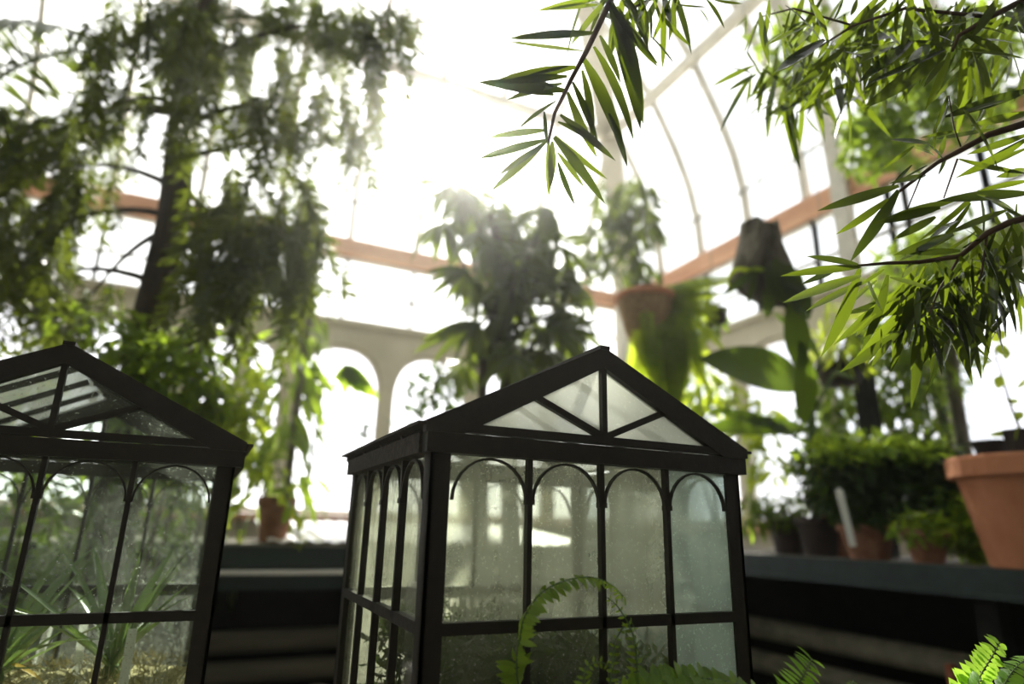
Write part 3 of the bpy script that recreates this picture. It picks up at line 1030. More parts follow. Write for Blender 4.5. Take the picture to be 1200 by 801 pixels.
for cx, cy, rx, ry, n in blobs:
    d0 = WD+R.uniform(-.35, .35)
    c = at(cx, cy, d0)
    a = Vector((tbase.x, tbase.y, min(4.3, c.z+R.uniform(-.1, .25))))
    mid = a.lerp(c, .5)+Vector((0, 0, .12))
    br = curve(a, mid, c, 7)
    part('branch', MB().tube(br, [.016-.0017*k for k in range(8)], 6), M['bark'], t, True)
    for k in range(int(n*2.05)):
        ang, rr = R.uniform(0, 6.28), math.sqrt(R.random())
        q = at(cx+rx*rr*math.cos(ang), cy-12+ry*rr*math.sin(ang), d0+R.uniform(-.22, .22))
        wit.append((R.choice(sprays), q, Vector((R.uniform(-.3, .3), R.uniform(-.3, .3), -1+R.uniform(0, .4))), rdir(), R.uniform(.17, .32)))
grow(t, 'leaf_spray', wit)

# ------------------------------------------------------------------ palm frond top left
pb = at(-140, 330, 2.6)
t = thing('feather_palm', 'feathery palm whose frond arches across the upper left corner', 'palm', (pb.x, pb.y, 0))
part('trunk', MB().tube([(pb.x, pb.y, 0), (pb.x+.03, pb.y, 1.2), (pb.x+.02, pb.y, pb.z)], [.08, .07, .05], 10), M['bark'], t, True)
pl_me = [leaf_mesh('leaflet', M['leaf_umb'], L=1, w=.2, bend=b, fold=.4, n=4) for b in (.1, .3)]
for (e0, e1, e2) in (((-140, 330, 2.6), (-60, 30, 2.6), (150, 62, 2.5)), ((-140, 330, 2.6), (-120, -60, 2.5), (120, 50, 2.3)), ((-140, 330, 2.6), (-190, 150, 2.4), (-180, 420, 2.2))):
    br = curve(at(*e0), at(*e1), at(*e2), 44)
    fr = part('frond', MB().tube(br, [.014-.0002*k for k in range(45)], 5), M['stem_green'], t, True)
    for k in range(8, 45):
        dd = (br[min(k+1, 44)]-br[k-1]).normalized()
        sd_ = dd.cross(Z3).normalized()
        for s_ in (-1, 1):
            inst(R.choice(pl_me), 'leaflet', fr, br[k], sd_*s_*.6+dd*.55-Z3*R.uniform(.3, .7), Z3+rdir()*.2, R.uniform(.18, .25)*(1-.4*(k/44)**3))

# ------------------------------------------------------------------ umbrella-leaved tree (centre)
UD = 2.75
u0 = at(600, 600, UD)
ub = Vector((u0.x, u0.y, 0))
t = thing('umbrella_tree', 'broad dark leaved tree with drooping whorls behind the central glass case', 'tree', ub)
pts = [ub, ub+Vector((.02, .03, .8)), ub+Vector((-.03, .02, 1.5)), at(592, 330, UD), at(575, 250, UD)]
part('trunk', MB().tube(pts, [.05, .045, .035, .03, .015], 9), M['bark'], t, True)
um = [leaf_mesh('leaf', M['leaf_umb'], L=1, w=w_, bend=b, fold=.25, n=5, peak=.45) for w_, b in ((.24, .15), (.28, .35), (.2, .55))]
whorls = [(545, 240, .1), (560, 285, 0), (600, 270, .1), (640, 255, -.1), (655, 300, 0), (560, 335, .1), (605, 325, -.15), (640, 350, .1), (670, 345, .1), (585, 385, 0), (620, 395, .15), (650, 395, -.1),
          (560, 400, .1), (600, 430, .05), (640, 425, 0), (575, 300, -.2), (520, 275, .1), (620, 290, .2), (670, 395, .1), (530, 230, .15), (545, 440, .3), (610, 360, .1), (660, 375, -.1), (585, 255, .1), (620, 310, -.1), (575, 350, .2), (645, 330, .1), (635, 280, .15), (600, 350, -.1), (625, 420, .2), (580, 415, -.1), (665, 320, .2), (555, 260, .2)]
uit = []
for (x, y, dd) in whorls:
    c = at(x, y-14, UD+dd)
    a = pts[2].lerp(pts[3], R.uniform(.2, 1))
    part('branch', MB().tube(curve(a, a.lerp(c, .6)+Vector((0, 0, -.03)), c, 5), [.014-.0017*k for k in range(6)], 5), M['bark'], t, True)
    n = 14
    for k in range(n):
        an = k*6.283/n+R.uniform(-.2, .2)
        el = R.uniform(-1.1, .25)
        d = Vector((math.cos(an)*math.cos(el), math.sin(an)*math.cos(el), math.sin(el)))
        uit.append((R.choice(um), c+d*.02, d, Z3+rdir()*.25, R.uniform(.13, .2)))
grow(t, 'leaf', uit)

# fan palm beside it: fronds at (500,310), (530,390), (650,380)
fb = at(560, 620, 2.5)
t = thing('fan_palm', 'slender palm with fingered leaves in front of the umbrella tree', 'palm', (fb.x, fb.y, 0))
part('trunk', MB().tube([(fb.x, fb.y, 0), (fb.x+.02, fb.y, .9), at(566, 420, 2.5)], [.03, .026, .018], 8), M['bark'], t, True)
fm = leaf_mesh('leaflet', M['leaf_umb'], L=1, w=.2, bend=.25, fold=.5, n=5, peak=.4)
for (hx, hy, dirs) in ((548, 318, [(490, 325), (495, 345), (510, 352), (528, 362), (540, 372), (492, 312), (560, 372)]),
                       (560, 378, [(482, 405), (500, 418), (520, 425), (540, 432), (552, 440), (490, 392), (575, 430)]),
                       (655, 385, [(700, 372), (702, 390), (698, 405), (690, 420), (678, 425), (690, 360)]),
                       (600, 415, [(560, 450), (580, 460), (600, 462), (622, 458), (640, 448)])):
    h = at(hx, hy, 2.45)
    a = at(566, 425, 2.5)
    fr = part('frond', MB().tube(curve(a, a.lerp(h, .5)+Vector((0, 0, .06)), h, 6), .005, 5), M['stem_green'], t, True)
    for (x, y) in dirs:
        q = at(x, y, 2.45+R.uniform(-.12, .12))
        inst(fm, 'leaflet', fr, h, q-h, Z3*.6-FW+rdir()*.3, (q-h).length, .9)

# climber on the corner post
kb = at(748, 560, 4.4)
k0 = Vector((3.02, 4.2, ZT+.004))
t = thing('corner_climber', 'dark climbing plant with hanging leaves beside the pale corner post', 'climber', k0)
part('trunk', MB().tube([k0, k0+Vector((.02, 0, .8)), at(742, 240, 4.3)], [.03, .03, .015], 7), M['bark'], t, True)
cm = [leaf_mesh('leaf', M['leaf_umb'], L=1, w=w_, bend=b, fold=.3, n=4, peak=.4) for w_, b in ((.2, .2), (.26, .4))]
for (x, y, rx, ry, n) in ((705, 260, 26, 40, 46), (740, 260, 22, 45, 46), (720, 310, 34, 24, 34), (760, 265, 12, 40, 22), (755, 330, 20, 25, 16), (700, 290, 18, 25, 16)):
    c = at(x, y, 3.9)
    a = at(742, max(y, 250), 4.3)
    part('branch', MB().tube([a, a.lerp(c, .5)+Vector((0, 0, .04)), c], [.012, .009, .005], 5), M['bark'], t, True)
    for k in range(n):
        an, rr = R.uniform(0, 6.28), math.sqrt(R.random())
        q = at(x+rx*rr*math.cos(an), y+ry*rr*math.sin(an)-12, 3.9+R.uniform(-.2, .2))
        inst(R.choice(cm), 'leaf', t, q, rdir()*.7-Z3*.9, rdir(), R.uniform(.14, .22))


# ------------------------------------------------------------------ hanging basket and trailing fern
hb = at(757, 376, 3.0)
t = thing('hanging_basket', 'brown coir lined cone basket with orange rim hanging behind the roof of the case', 'basket', hb)
part('basket_cone', MB().lathe([(.02, -.2), (.06, -.17), (.1, -.05), (.125, .06), (.135, .1)], hb, 18, .03), M['coir'], t, True)
part('rim', MB().lathe([(.135, .095), (.145, .1), (.145, .125), (.125, .125), (.12, .1)], hb, 24), M['terra'], t, True)
top = Vector((hb.x, hb.y, 0))
def roof_z(x, y):
    ins = min(XR-x, x-XL, YB-y)
    for (o0, d0), (o1, d1) in zip(PROF, PROF[1:]):
        if o0 <= ins <= o1:
            return ZB1+d0+(d1-d0)*(ins-o0)/(o1-o0)
    return ZB1+4.15
for k in range(3):
    a = k*2.094+.4
    part('hanger_wire', MB().tube([hb+Vector((.13*math.cos(a), .13*math.sin(a), .12)), hb+Vector((0, 0, .6))], .0015, 4), M['grey_iron'], t)
part('hanger_wire', MB().tube([hb+Vector((0, 0, .6)), (hb.x, hb.y, roof_z(hb.x, hb.y)+.002)], .0015, 4), M['grey_iron'], t)
tf = thing('trailing_fern', 'yellow green trailing fern spilling from the hanging basket', 'fern', hb+Vector((0, 0, .12)))
part('root_ball', MB().lathe([(.02, .0), (.09, .003), (.06, .05), (.01, .06)], hb+Vector((0, 0, .12)), 12), M['soil'], tf, True)
ff = []
for v in range(3):
    mb = MB()
    for k in range(26):
        y = .06+k*.036
        for s_ in (-1, 1):
            vs, fs = leaf_shape(.16*(1-.8*(k/26)**2), .05, .3, .2, 2)
            m3 = frame(Vector((s_, .25, -.1)), Z3+rdir()*.3)
            mb.add([m3 @ Vector(q)+Vector((0, y, -.25*y*y)) for q in vs], fs)
    mb.tube([Vector((0, k/8, -.25*(k/8)**2)) for k in range(9)], .006, 4)
    ff.append(mb.mesh('fern_frond', M['leaf_lime'], True))
for i in range(76):
    a = R.uniform(-1.2, 1.2)-.25
    d = RT*math.cos(a)*.8-FW*math.sin(a)*.8+Z3*R.uniform(-.9, .35)
    if i > 34:
        p = hb+RT*R.uniform(-.04, .2)-FW*R.uniform(.02, .13)+Z3*R.uniform(-.12, .08)
        d = RT*R.uniform(-.25, .4)-Z3+FW*R.uniform(-.3, .3)
    else:
        p = hb+Vector((0, 0, .13))+RT*R.uniform(-.04, .1)
    inst(R.choice(ff), 'frond', tf, p, d, -FW+Z3*.5+rdir()*.3, R.uniform(.2, .4))

# ------------------------------------------------------------------ mounted staghorn on bark
sb = at(903, 290, 2.35)
t = thing('staghorn_fern', 'staghorn fern mounted on a rough dark bark slab hung before the right wall', 'fern', sb)
mb = MB()
prof = [(-30, 48), (0, 44), (30, 30), (62, 20)]
rows = []
for i, (x0, x1, yy) in enumerate(((873, 912, 256), (872, 914, 266), (871, 918, 285), (866, 926, 305), (858, 936, 325), (876, 944, 345), (905, 950, 362))):
    rows.append([at(x0+(x1-x0)*j/5, yy+R.uniform(-4, 4), 2.35+.03*math.sin(j*1.6+i)) for j in range(6)])
part('bark_slab', MB().sheet(rows, FW*.05), M['bark_grey'], t)
sm = [leaf_mesh('antler_frond', M['leaf_banana'], L=1, w=.32, bend=.3, fold=.2, n=7, peak=.55), leaf_mesh('antler_frond', M['leaf_banana'], L=1, w=.2, bend=.4, fold=.3, n=7, peak=.4)]
for (x0, y0, x1, y1, k, wd) in ((905, 305, 945, 352, 0, 1.8), (895, 312, 925, 350, 0, 1.6), (890, 318, 852, 336, 1, 1.2), (915, 318, 958, 368, 0, 1.5), (925, 345, 945, 430, 0, 1.1), (938, 400, 955, 500, 0, .9), (885, 320, 880, 352, 1, 1),
                               (905, 325, 960, 338, 1, 1), (900, 330, 905, 368, 0, 1.3)):
    p, q = at(x0, y0, 2.3), at(x1, y1, 2.25)
    inst(sm[k], 'antler_frond', t, p, q-p, -FW+Z3*.4+rdir()*.2, (q-p).length, wd)
part('shield_frond', MB().add(*leaf_shape(.14, .12, .3, .4, 6)).lathe([(.01, 0), (.03, .004), (.02, .012)], (0, 0, 0), 8), M['leaf_lime'], t, True, True).location = at(886, 318, 2.3)-sb
part('hanger_wire', MB().tube([at(895, 258, 2.37), Vector((at(895, 258, 2.37).x, at(895, 258, 2.37).y, roof_z(at(895, 258, 2.37).x, at(895, 258, 2.37).y)+.002))], .002, 4), M['grey_iron'], t)

# ------------------------------------------------------------------ banana-like plant
bb = on_bench_r(962, 2.75)
pt_ = pot('dark pot of the broad leaved plant, hidden behind the feathery shrub', bb, .1, .16, M['dark_pot'])
t = thing('broad_leaf_plant', 'broad leaved plant arching over the roof corner of the case', 'plant', bb+Vector((0, 0, .15)))
part('stem', MB().tube([bb+Vector((0, 0, .15)), at(955, 540, 2.75), at(948, 470, 2.75)], [.03, .025, .018], 8), M['stem_green'], t, True)
bm = leaf_mesh('broad_leaf', M['leaf_banana'], L=1, w=.34, bend=.25, fold=.2, n=9, peak=.45)
for (x0, y0, xm_, ym_, x1, y1, wd) in ((950, 480, 945, 440, 842, 408, 1.35), (955, 520, 945, 498, 832, 488, .62), (948, 475, 965, 400, 925, 365, .8), (955, 480, 985, 420, 1000, 440, .8),
                                       (955, 525, 920, 505, 850, 470, .55)):
    a, b_, c = at(x0, y0, 2.75), at(xm_, ym_, 2.65), at(x1, y1, 2.6)
    part('leaf_stalk', MB().tube(curve(a, a.lerp(b_, .5), a.lerp(b_, .75), 4), .008, 5), M['stem_green'], t, True)
    s_ = a.lerp(b_, .75)
    inst(bm, 'leaf', t, s_, c-s_, Z3*.5-FW*.8+rdir()*.15, (c-s_).length*1.05, wd)


# ------------------------------------------------------------------ pots and plants on the right bench
def bushy(name, label, cat, base, blobs, shape, mat, n, size, droop=0.3, stems=6, mat2=None):
    """blobs: (px, py, depth, rx m, rz m)"""
    t = thing(name, label, cat, base)
    its = []
    tot = sum(b[3]*b[4] for b in blobs)
    for (x, y, d, rx, rz) in blobs:
        c = at(x, y, d)
        for k in range(int(n*rx*rz/tot)):
            v = rdir()*(R.random()**.4)
            p = c+RT*v.x*rx+FW*v.y*rx*.8+Z3*v.z*rz
            its.append((p, v+rdir()*.8-Z3*droop, Z3+rdir()*.7, size*R.uniform(.7, 1.3)))
        b0 = Vector(base)
        part('stem', MB().tube(curve(b0, b0.lerp(c, .5)+Z3*.05, c, 6), [max(.003, .012-.0015*k) for k in range(7)], 5), M['twig'], t, True)
    scatter('foliage', shape, mat, t, its)
    return t


feather = leaf_shape(1, .3, .3, .15, 3)
p1 = on_bench_r(925, 2.95)
pot('dark brown pot nearest the glass case on the right bench', p1, .085, .15, M['dark_pot'], False)
bushy('potted_herb', 'low leafy plant in the dark brown pot nearest the case', 'plant', p1+Vector((0, 0, .135)), [(915, 596, 2.95, .13, .06), (940, 600, 2.95, .12, .05), (885, 605, 2.95, .08, .07)], feather, M['leaf_mid'], 500, .05)
p2 = on_bench_r(985, 2.75)
pot('aged terracotta pot half hidden behind another pot beside the white stake', p2, .09, .17, M['terra_old'])
p3 = on_bench_r(1018, 2.5)
pot('wide aged terracotta pot standing right of the white stake', p3, .105, .13, M['terra_old'])
p4 = on_bench_r(1086, 2.3)
pot('small terracotta pot holding the white flowered plant', p4, .075, .115, M['terra_old'])
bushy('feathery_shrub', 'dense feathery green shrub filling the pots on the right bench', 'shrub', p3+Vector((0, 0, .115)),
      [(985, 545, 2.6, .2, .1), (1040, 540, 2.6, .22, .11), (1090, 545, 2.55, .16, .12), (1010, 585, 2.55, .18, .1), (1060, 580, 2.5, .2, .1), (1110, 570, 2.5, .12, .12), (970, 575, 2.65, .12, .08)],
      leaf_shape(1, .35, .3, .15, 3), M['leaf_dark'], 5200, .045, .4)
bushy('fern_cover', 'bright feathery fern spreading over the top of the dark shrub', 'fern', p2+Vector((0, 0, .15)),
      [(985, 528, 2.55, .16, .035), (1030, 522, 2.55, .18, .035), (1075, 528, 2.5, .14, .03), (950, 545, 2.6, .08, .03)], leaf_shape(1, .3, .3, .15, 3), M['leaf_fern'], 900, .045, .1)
t = bushy('white_flower_plant', 'small pale plant with white flowers in the small terracotta pot', 'flower', p4+Vector((0, 0, .10)), [(1075, 618, 2.28, .1, .04), (1092, 612, 2.3, .08, .04)], feather, M['leaf_fern'], 260, .045, .2)
fl = leaf_mesh('petal', M['flower'], L=1, w=.7, bend=.1, fold=.2, n=4)
for (x, y) in ((1075, 603), (1083, 612), (1066, 606), (1090, 600)):
    c = at(x, y, 2.24)
    f_ = part('flower', MB().lathe([(.002, -.03), (.002, 0), (.005, .004), (.002, .006)], c, 7), M['leaf_lime'], t, True)
    for k in range(5):
        inst(fl, 'petal', f_, c, Vector((math.cos(k*1.257), math.sin(k*1.257), .25)), Z3, .018)
# white stake
t = thing('plant_stake', 'white plastic stake leaning in the pots on the right bench', 'stake', at(1000, 640, 2.36))
part('blade', MB().prism([at(996, 640, 2.36), at(1004, 640, 2.36), at(988, 574, 2.36), at(983, 571, 2.36), at(979, 575, 2.36)], FW*.002), M['white'], t)
# bush between
q5 = on_bench_r(1150, 2.45)
bushy('ivy_mound', 'small leaved green mound left of the large terracotta pot', 'plant', q5+Vector((0, 0, .0)), [(1130, 610, 2.35, .1, .12), (1150, 625, 2.3, .1, .1), (1115, 630, 2.35, .06, .08), (1160, 590, 2.4, .08, .08)], leaf_shape(1, .7, .2, .2, 3), M['leaf_fern'], 620, .035)
# large pot
p6 = at(1226, 664, 1.98)
p6 = Vector((p6.x, p6.y, ZT+.004))
pot('large orange terracotta pot cut by the right edge', p6, .215, .345, M['terra'])
q7 = at(1163, 530, 2.35)
sh = thing('plant_shelf', 'narrow dark shelf on posts behind the large terracotta pot', 'shelf', (q7.x, q7.y, 0))
part('board', MB().box((q7.x-.1, q7.y-.4, q7.z-.035), (q7.x+.12, q7.y+.12, q7.z-.018)), M['wood_black'], sh)
for yy in (-.37, .09):
    part('leg', MB().box((q7.x+.06, q7.y+yy, ZT+.004), (q7.x+.09, q7.y+yy+.03, q7.z-.035)), M['wood_black'], sh)
pot('small dark pot standing above the rim of the large terracotta pot', (q7.x, q7.y, q7.z-.018), .065, .06, M['dark_pot'], False)
q8 = at(1202, 530, 2.2)
pot('dark pot of the thin stemmed plant cut by the right edge', (q8.x, q8.y, q7.z-.018), .06, .08, M['dark_pot'], False)
t = thing('thin_plant', 'thin stemmed plant with round leaves before the right hand window', 'plant', (q8.x, q8.y, q7.z+.05))
part('stem', MB().tube([(q8.x, q8.y, q7.z+.05), at(1186, 480, 2.2), at(1165, 410, 2.2)], [.006, .005, .003], 6), M['twig'], t, True)
rl = leaf_mesh('leaf', M['leaf_lime'], L=1, w=.75, bend=.15, fold=.15, n=5)
for (x, y) in ((1165, 408), (1175, 395), (1185, 415), (1160, 398), (1180, 470), (1188, 490), (1195, 500), (1172, 440), (1192, 455), (1178, 505), (1200, 520), (1205, 480)):
    p = at(x, y, 2.2+R.uniform(-.05, .05))
    inst(rl, 'leaf', t, p, rdir()-Z3*.3, -FW+rdir()*.5, R.uniform(.04, .065))

for (bx, bd, nm, lab, bl, mt, n_) in (
        (845, 3.3, 'tall_fern_shrub', 'hazy yellow green shrub right behind the roof corner of the case', [(820, 450, 3.4, .16, .18), (870, 490, 3.3, .16, .14), (805, 500, 3.4, .1, .14), (900, 540, 3.2, .12, .1)], 'leaf_lime', 420),
        (985, 3.2, 'corner_shrub', 'soft green shrub before the right wall between broad leaves and black post', [(985, 470, 3.2, .14, .14), (1045, 470, 3.1, .14, .18), (1075, 430, 3.1, .14, .14), (960, 500, 3.2, .12, .1), (1090, 490, 3.0, .1, .12)], 'leaf_mid', 620)):
    q9 = at(bx, 640, bd)
    q9 = Vector((min(q9.x, RB1-.15), q9.y, ZT+.004))
    bushy(nm, lab, 'shrub', q9, bl, leaf_shape(1, .35, .3, .2, 3), M[mt], n_, .085)

# posts and hanging things at the right
po = at(1016, 470, 3.0)
struct('trim_9', MB().box((po.x-.035, po.y-.035, ZT-.01), (po.x+.035, po.y+.035, at(1016, 385, 3.0).z)), M['wood_black'])
tv = at(1121, 480, 2.7)
t = thing('rooted_trunk', 'slim greenish trunk with hanging roots rising behind the shrub on the right', 'tree', (tv.x, tv.y, ZT+.005))
part('trunk', MB().tube([(tv.x, tv.y, ZT+.005), (tv.x+.01, tv.y, ZT+.7), at(1114, 400, 2.7), at(1108, 300, 2.75)], [.03, .026, .022, .016], 8), M['bark_grey'], t, True)
for k in range(16):
    x = 1040+k*5.2+R.uniform(-3, 3)
    a = at(x, 395+R.uniform(-10, 10), 2.8)
    part('hanging_root', MB().tube([a, a-Vector((R.uniform(-.02, .02), 0, R.uniform(.15, .45)))], .004, 4), M['stem_green'], t)
its = []
for (x, y, rx, ry, n) in ((1080, 330, 60, 60, 380), (1130, 300, 60, 50, 260), (1050, 400, 50, 30, 200), (1100, 420, 50, 40, 160)):
    a, c = at(1112, 400, 2.7), at(x, y, 2.8)
    part('branch', MB().tube([a, c], [.012, .006], 5), M['twig'], t)
    for k in range(n):
        an, rr = R.uniform(0, 6.28), math.sqrt(R.random())
        its.append((at(x+rx*rr*math.cos(an), y+ry*rr*math.sin(an), 2.8+R.uniform(-.2, .2)), rdir()-Z3*.6, rdir(), R.uniform(.06, .11)))
scatter('foliage', leaf_shape(1, .25, .3, .2, 3), M['leaf_mid'], t, its)
hp = at(985, 440, 2.9)
t = thing('hanging_pot', 'dark round pot hanging from a wire before the black post', 'pot', hp)
part('pot_body', MB().lathe([(.05, -.05), (.08, -.04), (.105, .03), (.11, .05), (.1, .05), (.095, .03)], hp, 20), M['dark_pot'], t, True)
part('hanger_wire', MB().tube([hp+Vector((0, 0, .045)), Vector((hp.x, hp.y, roof_z(hp.x, hp.y)+.002))], .002, 4), M['grey_iron'], t)
bushy('hanging_pot_plant', 'spiky yellow green plant growing in the dark hanging pot', 'plant', hp+Vector((0, 0, .035)), [(985, 405, 2.9, .13, .1), (1000, 380, 2.9, .1, .09)], leaf_shape(1, .14, .4, .3, 3), M['leaf_lime'], 120, .12, .2)
hq = at(838, 372, 3.1)
t = thing('hanging_pot', 'small black pot hanging right of the coir basket', 'pot', hq)
part('pot_body', MB().lathe([(.035, -.04), (.05, -.03), (.062, .03), (.065, .04), (.055, .04), (.05, .02)], hq, 18), M['dark_pot'], t, True)
part('hanger_wire', MB().tube([hq+Vector((0, 0, .03)), Vector((hq.x, hq.y, roof_z(hq.x, hq.y)+.002))], .002, 4), M['grey_iron'], t)
bushy('small_hanging_plant', 'sparse plant in the small black hanging pot', 'plant', hq+Vector((0, 0, .03)), [(832, 372, 3.1, .1, .07)], leaf_shape(1, .3, .3, .2, 3), M['leaf_mid'], 60, .07)

# blurred creeper under the right-hand roof
vb = at(1030, 300, 3.1)
t = thing('roof_creeper', 'blurred creeper climbing the roof bars at upper right', 'climber', (3.12, vb.y, ZT))
part('vine_stem', MB().tube([(3.12, vb.y, ZT), (3.1, vb.y, H+1.9), at(1035, 180, 3.0)], [.02, .016, .01], 6), M['bark'], t, True)
its = []
for (x, y, rx, ry, n) in ((1015, 165, 32, 45, 260), (1060, 140, 35, 60, 260), (1130, 110, 60, 60, 420), (1090, 60, 60, 50, 260), (940, 60, 60, 50, 200), (1165, 40, 40, 40, 160)):
    c = at(x, y, 2.9)
    part('vine_stem', MB().tube([at(1035, 180, 3.0), c], [.008, .004], 5), M['bark'], t)
    for k in range(n):
        an, rr = R.uniform(0, 6.28), math.sqrt(R.random())
        its.append((at(x+rx*rr*math.cos(an), y+ry*rr*math.sin(an), 2.9+R.uniform(-.15, .15)), rdir()-Z3*.4, rdir(), R.uniform(.05, .09)))
scatter('foliage', leaf_shape(1, .4, .3, .2, 3), M['leaf_mid'], t, its)

# ------------------------------------------------------------------ plants at the left bench and behind the left case
p = at(311, 627, 3.2)
p = Vector((p.x, LB0+.16, ZT))
pot('brown clay pot under trailing leaves between the two cases', p, .085, .2, M['terra_old'])
t = thing('trailing_vine', 'yellow green vine trailing over the brown pot between the cases', 'vine', p+Vector((0, 0, .185)))
lm_ = [leaf_mesh('leaf', M['leaf_lime'], L=1, w=.4, bend=.3, fold=.2, n=4), leaf_mesh('leaf', M['leaf_mid'], L=1, w=.35, bend=.3, fold=.2, n=4)]
for (pts_, n) in (([(305, 585), (300, 520), (282, 570), (275, 690)], 26), ([(305, 585), (290, 500), (268, 560), (262, 660)], 26), ([(310, 585), (320, 520), (345, 575), (350, 640)], 14),
                  ([(308, 585), (310, 490), (300, 450), (295, 430)], 18), ([(306, 585), (280, 520), (270, 470), (262, 450)], 20), ([(308, 585), (330, 500), (325, 545), (340, 600)], 14)):
    P_ = [at(x, y, 3.1-.12*i) for i, (x, y) in enumerate(pts_)]
    cv = curve(P_[0], P_[1], P_[2], 8)+[P_[2].lerp(P_[3], i/6) for i in range(1, 7)]
    part('vine_stem', MB().tube(cv, .004, 5), M['stem_green'], t, True)
    for k in range(n):
        i = R.randrange(2, len(cv))
        inst(R.choice(lm_[:1]*2+lm_[1:]), 'leaf', t, cv[i]+rdir()*.015, rdir()-Z3*.7, -FW+rdir()*.6, R.uniform(.05, .1))
# tall leafy plant at the post, x 240-345, y 330-580
tb2 = at(318, 640, 3.5)
tb2 = Vector((tb2.x, LB0+.45, ZT))
t = thing('tall_leafy_plant', 'tall plant with drooping green leaves on a pole left of the arched window', 'plant', tb2)
part('pole', MB().tube([tb2, tb2+Vector((0, 0, 1.45))], .022, 8), M['bark_grey'], t, True)
tl = [leaf_mesh('leaf', M['leaf_mid'], L=1, w=w_, bend=b, fold=.3, n=5) for w_, b in ((.2, .3), (.26, .5))]
for k in range(230):
    z = R.uniform(.1, 1.4)
    an = R.uniform(0, 6.28)
    rr = R.uniform(.03, .28)*(1-.35*z)
    p_ = tb2+Vector((math.cos(an)*rr-.06, math.sin(an)*rr, z))
    inst(R.choice(tl), 'leaf', t, p_, Vector((math.cos(an), math.sin(an), R.uniform(-1.6, .2))), Z3+rdir()*.5, R.uniform(.11, .2))
hl = leaf_mesh('leaf', M['leaf_mid'], L=1, w=.36, bend=.4, fold=.3, n=5)
for (x0, y0, lst) in ((362, 430, [(350, 462), (362, 470), (376, 465), (388, 456)]), (405, 428, [(390, 455), (402, 462), (414, 460), (425, 462), (438, 466), (432, 448)])):
    h = at(x0, y0, 3.55)
    st = part('leaf_stalk', MB().tube(curve(tb2+Vector((0, 0, 1.2)), h+Vector((-.15, 0, .1)), h, 6), .005, 5), M['stem_green'], t, True)
    for x, y in lst:
        q = at(x, y, 3.5)
        inst(hl, 'leaf', t, h, q-h, -FW+Z3*.4+rdir()*.3, (q-h).length, 1.1)
# fine shrub against the second arch
s0 = at(505, 560, 3.6)
s0 = Vector((s0.x, LB0+.5, ZT))
t = thing('small_leaf_shrub', 'small leaved shrub silhouetted against the second arched window', 'shrub', s0)
its = []
for (x, y, rx, ry, n) in ((510, 455, 38, 26, 120), (530, 450, 24, 24, 60), (495, 470, 25, 18, 40), (470, 500, 14, 6, 14), (425, 500, 16, 6, 14)):
    c = at(x, y, 3.55)
    part('stem', MB().tube(curve(s0, s0.lerp(c, .6), c, 5), .005, 5), M['twig'], t, True)
    for k in range(n):
        an, rr = R.uniform(0, 6.28), math.sqrt(R.random())
        its.append((at(x+rx*rr*math.cos(an), y+ry*rr*math.sin(an), 3.55+R.uniform(-.15, .15)), rdir()-Z3*.2, rdir(), R.uniform(.05, .08)))
scatter('foliage', leaf_shape(1, .4, .3, .2, 3), M['leaf_dark'], t, its)
# climbing strand on wall below the clerestory (350, 200-400)
s1 = at(350, 560, 3.9)
t = thing('dark_creeper', 'narrow dark creeper hanging down the post left of the arched window', 'climber', (s1.x, LB0+.75, ZT))
cp = [(s1.x, LB0+.75, ZT), (s1.x+.02, LB0+.72, ZT+.8)]+[at(350, y, 3.85) for y in (420, 380, 330, 280, 230)]
part('vine_stem', MB().tube(cp, .01, 6), M['bark'], t, True)
its = []
for k in range(420):
    y = R.uniform(210, 425)
    its.append((at(350+R.uniform(-14, 14)*(1-.0015*(y-210)), y, 3.85+R.uniform(-.08, .08)), rdir()-Z3*.4, rdir(), R.uniform(.04, .07)))
scatter('foliage', leaf_shape(1, .5, .3, .2, 3), M['leaf_dark'], t, its)


def floor_bush(name, label, blobs, mat, n, size, shape, fl=None):
    c = at(blobs[0][0], blobs[0][1], blobs[0][2])
    return bushy(name, label, 'shrub', Vector((c.x, c.y, 0)), blobs, shape, mat, n, size)


floor_bush('leafy_shrub', 'green leafy shrub seen through the left glass case', [(60, 620, 2.2, .3, .3), (160, 600, 2.3, .26, .34), (20, 700, 2.2, .25, .2), (120, 700, 2.2, .25, .2), (30, 550, 2.3, .2, .15), (215, 560, 2.5, .12, .2)],
           M['leaf_mid'], 1200, .06, leaf_shape(1, .45, .3, .2, 3))
floor_bush('dark_shrub', 'dark bushy shrub around the foot of the weeping tree', [(190, 440, 2.35, .25, .18), (150, 400, 2.35, .18, .09), (235, 410, 2.35, .17, .12), (110, 375, 2.35, .17, .05), (180, 500, 2.3, .21, .22), (240, 470, 2.35, .09, .1)],
           M['leaf_mid'], 1300, .06, leaf_shape(1, .4, .3, .2, 3))
floor_bush('sunlit_shrub', 'sunlit yellow green shrub between the weeping tree and the pot', [(250, 500, 2.5, .13, .19), (280, 470, 2.55, .11, .17), (225, 540, 2.45, .13, .17), (20, 440, 2.4, .1, .17)],
           M['leaf_lime'], 520, .08, leaf_shape(1, .35, .3, .2, 3))

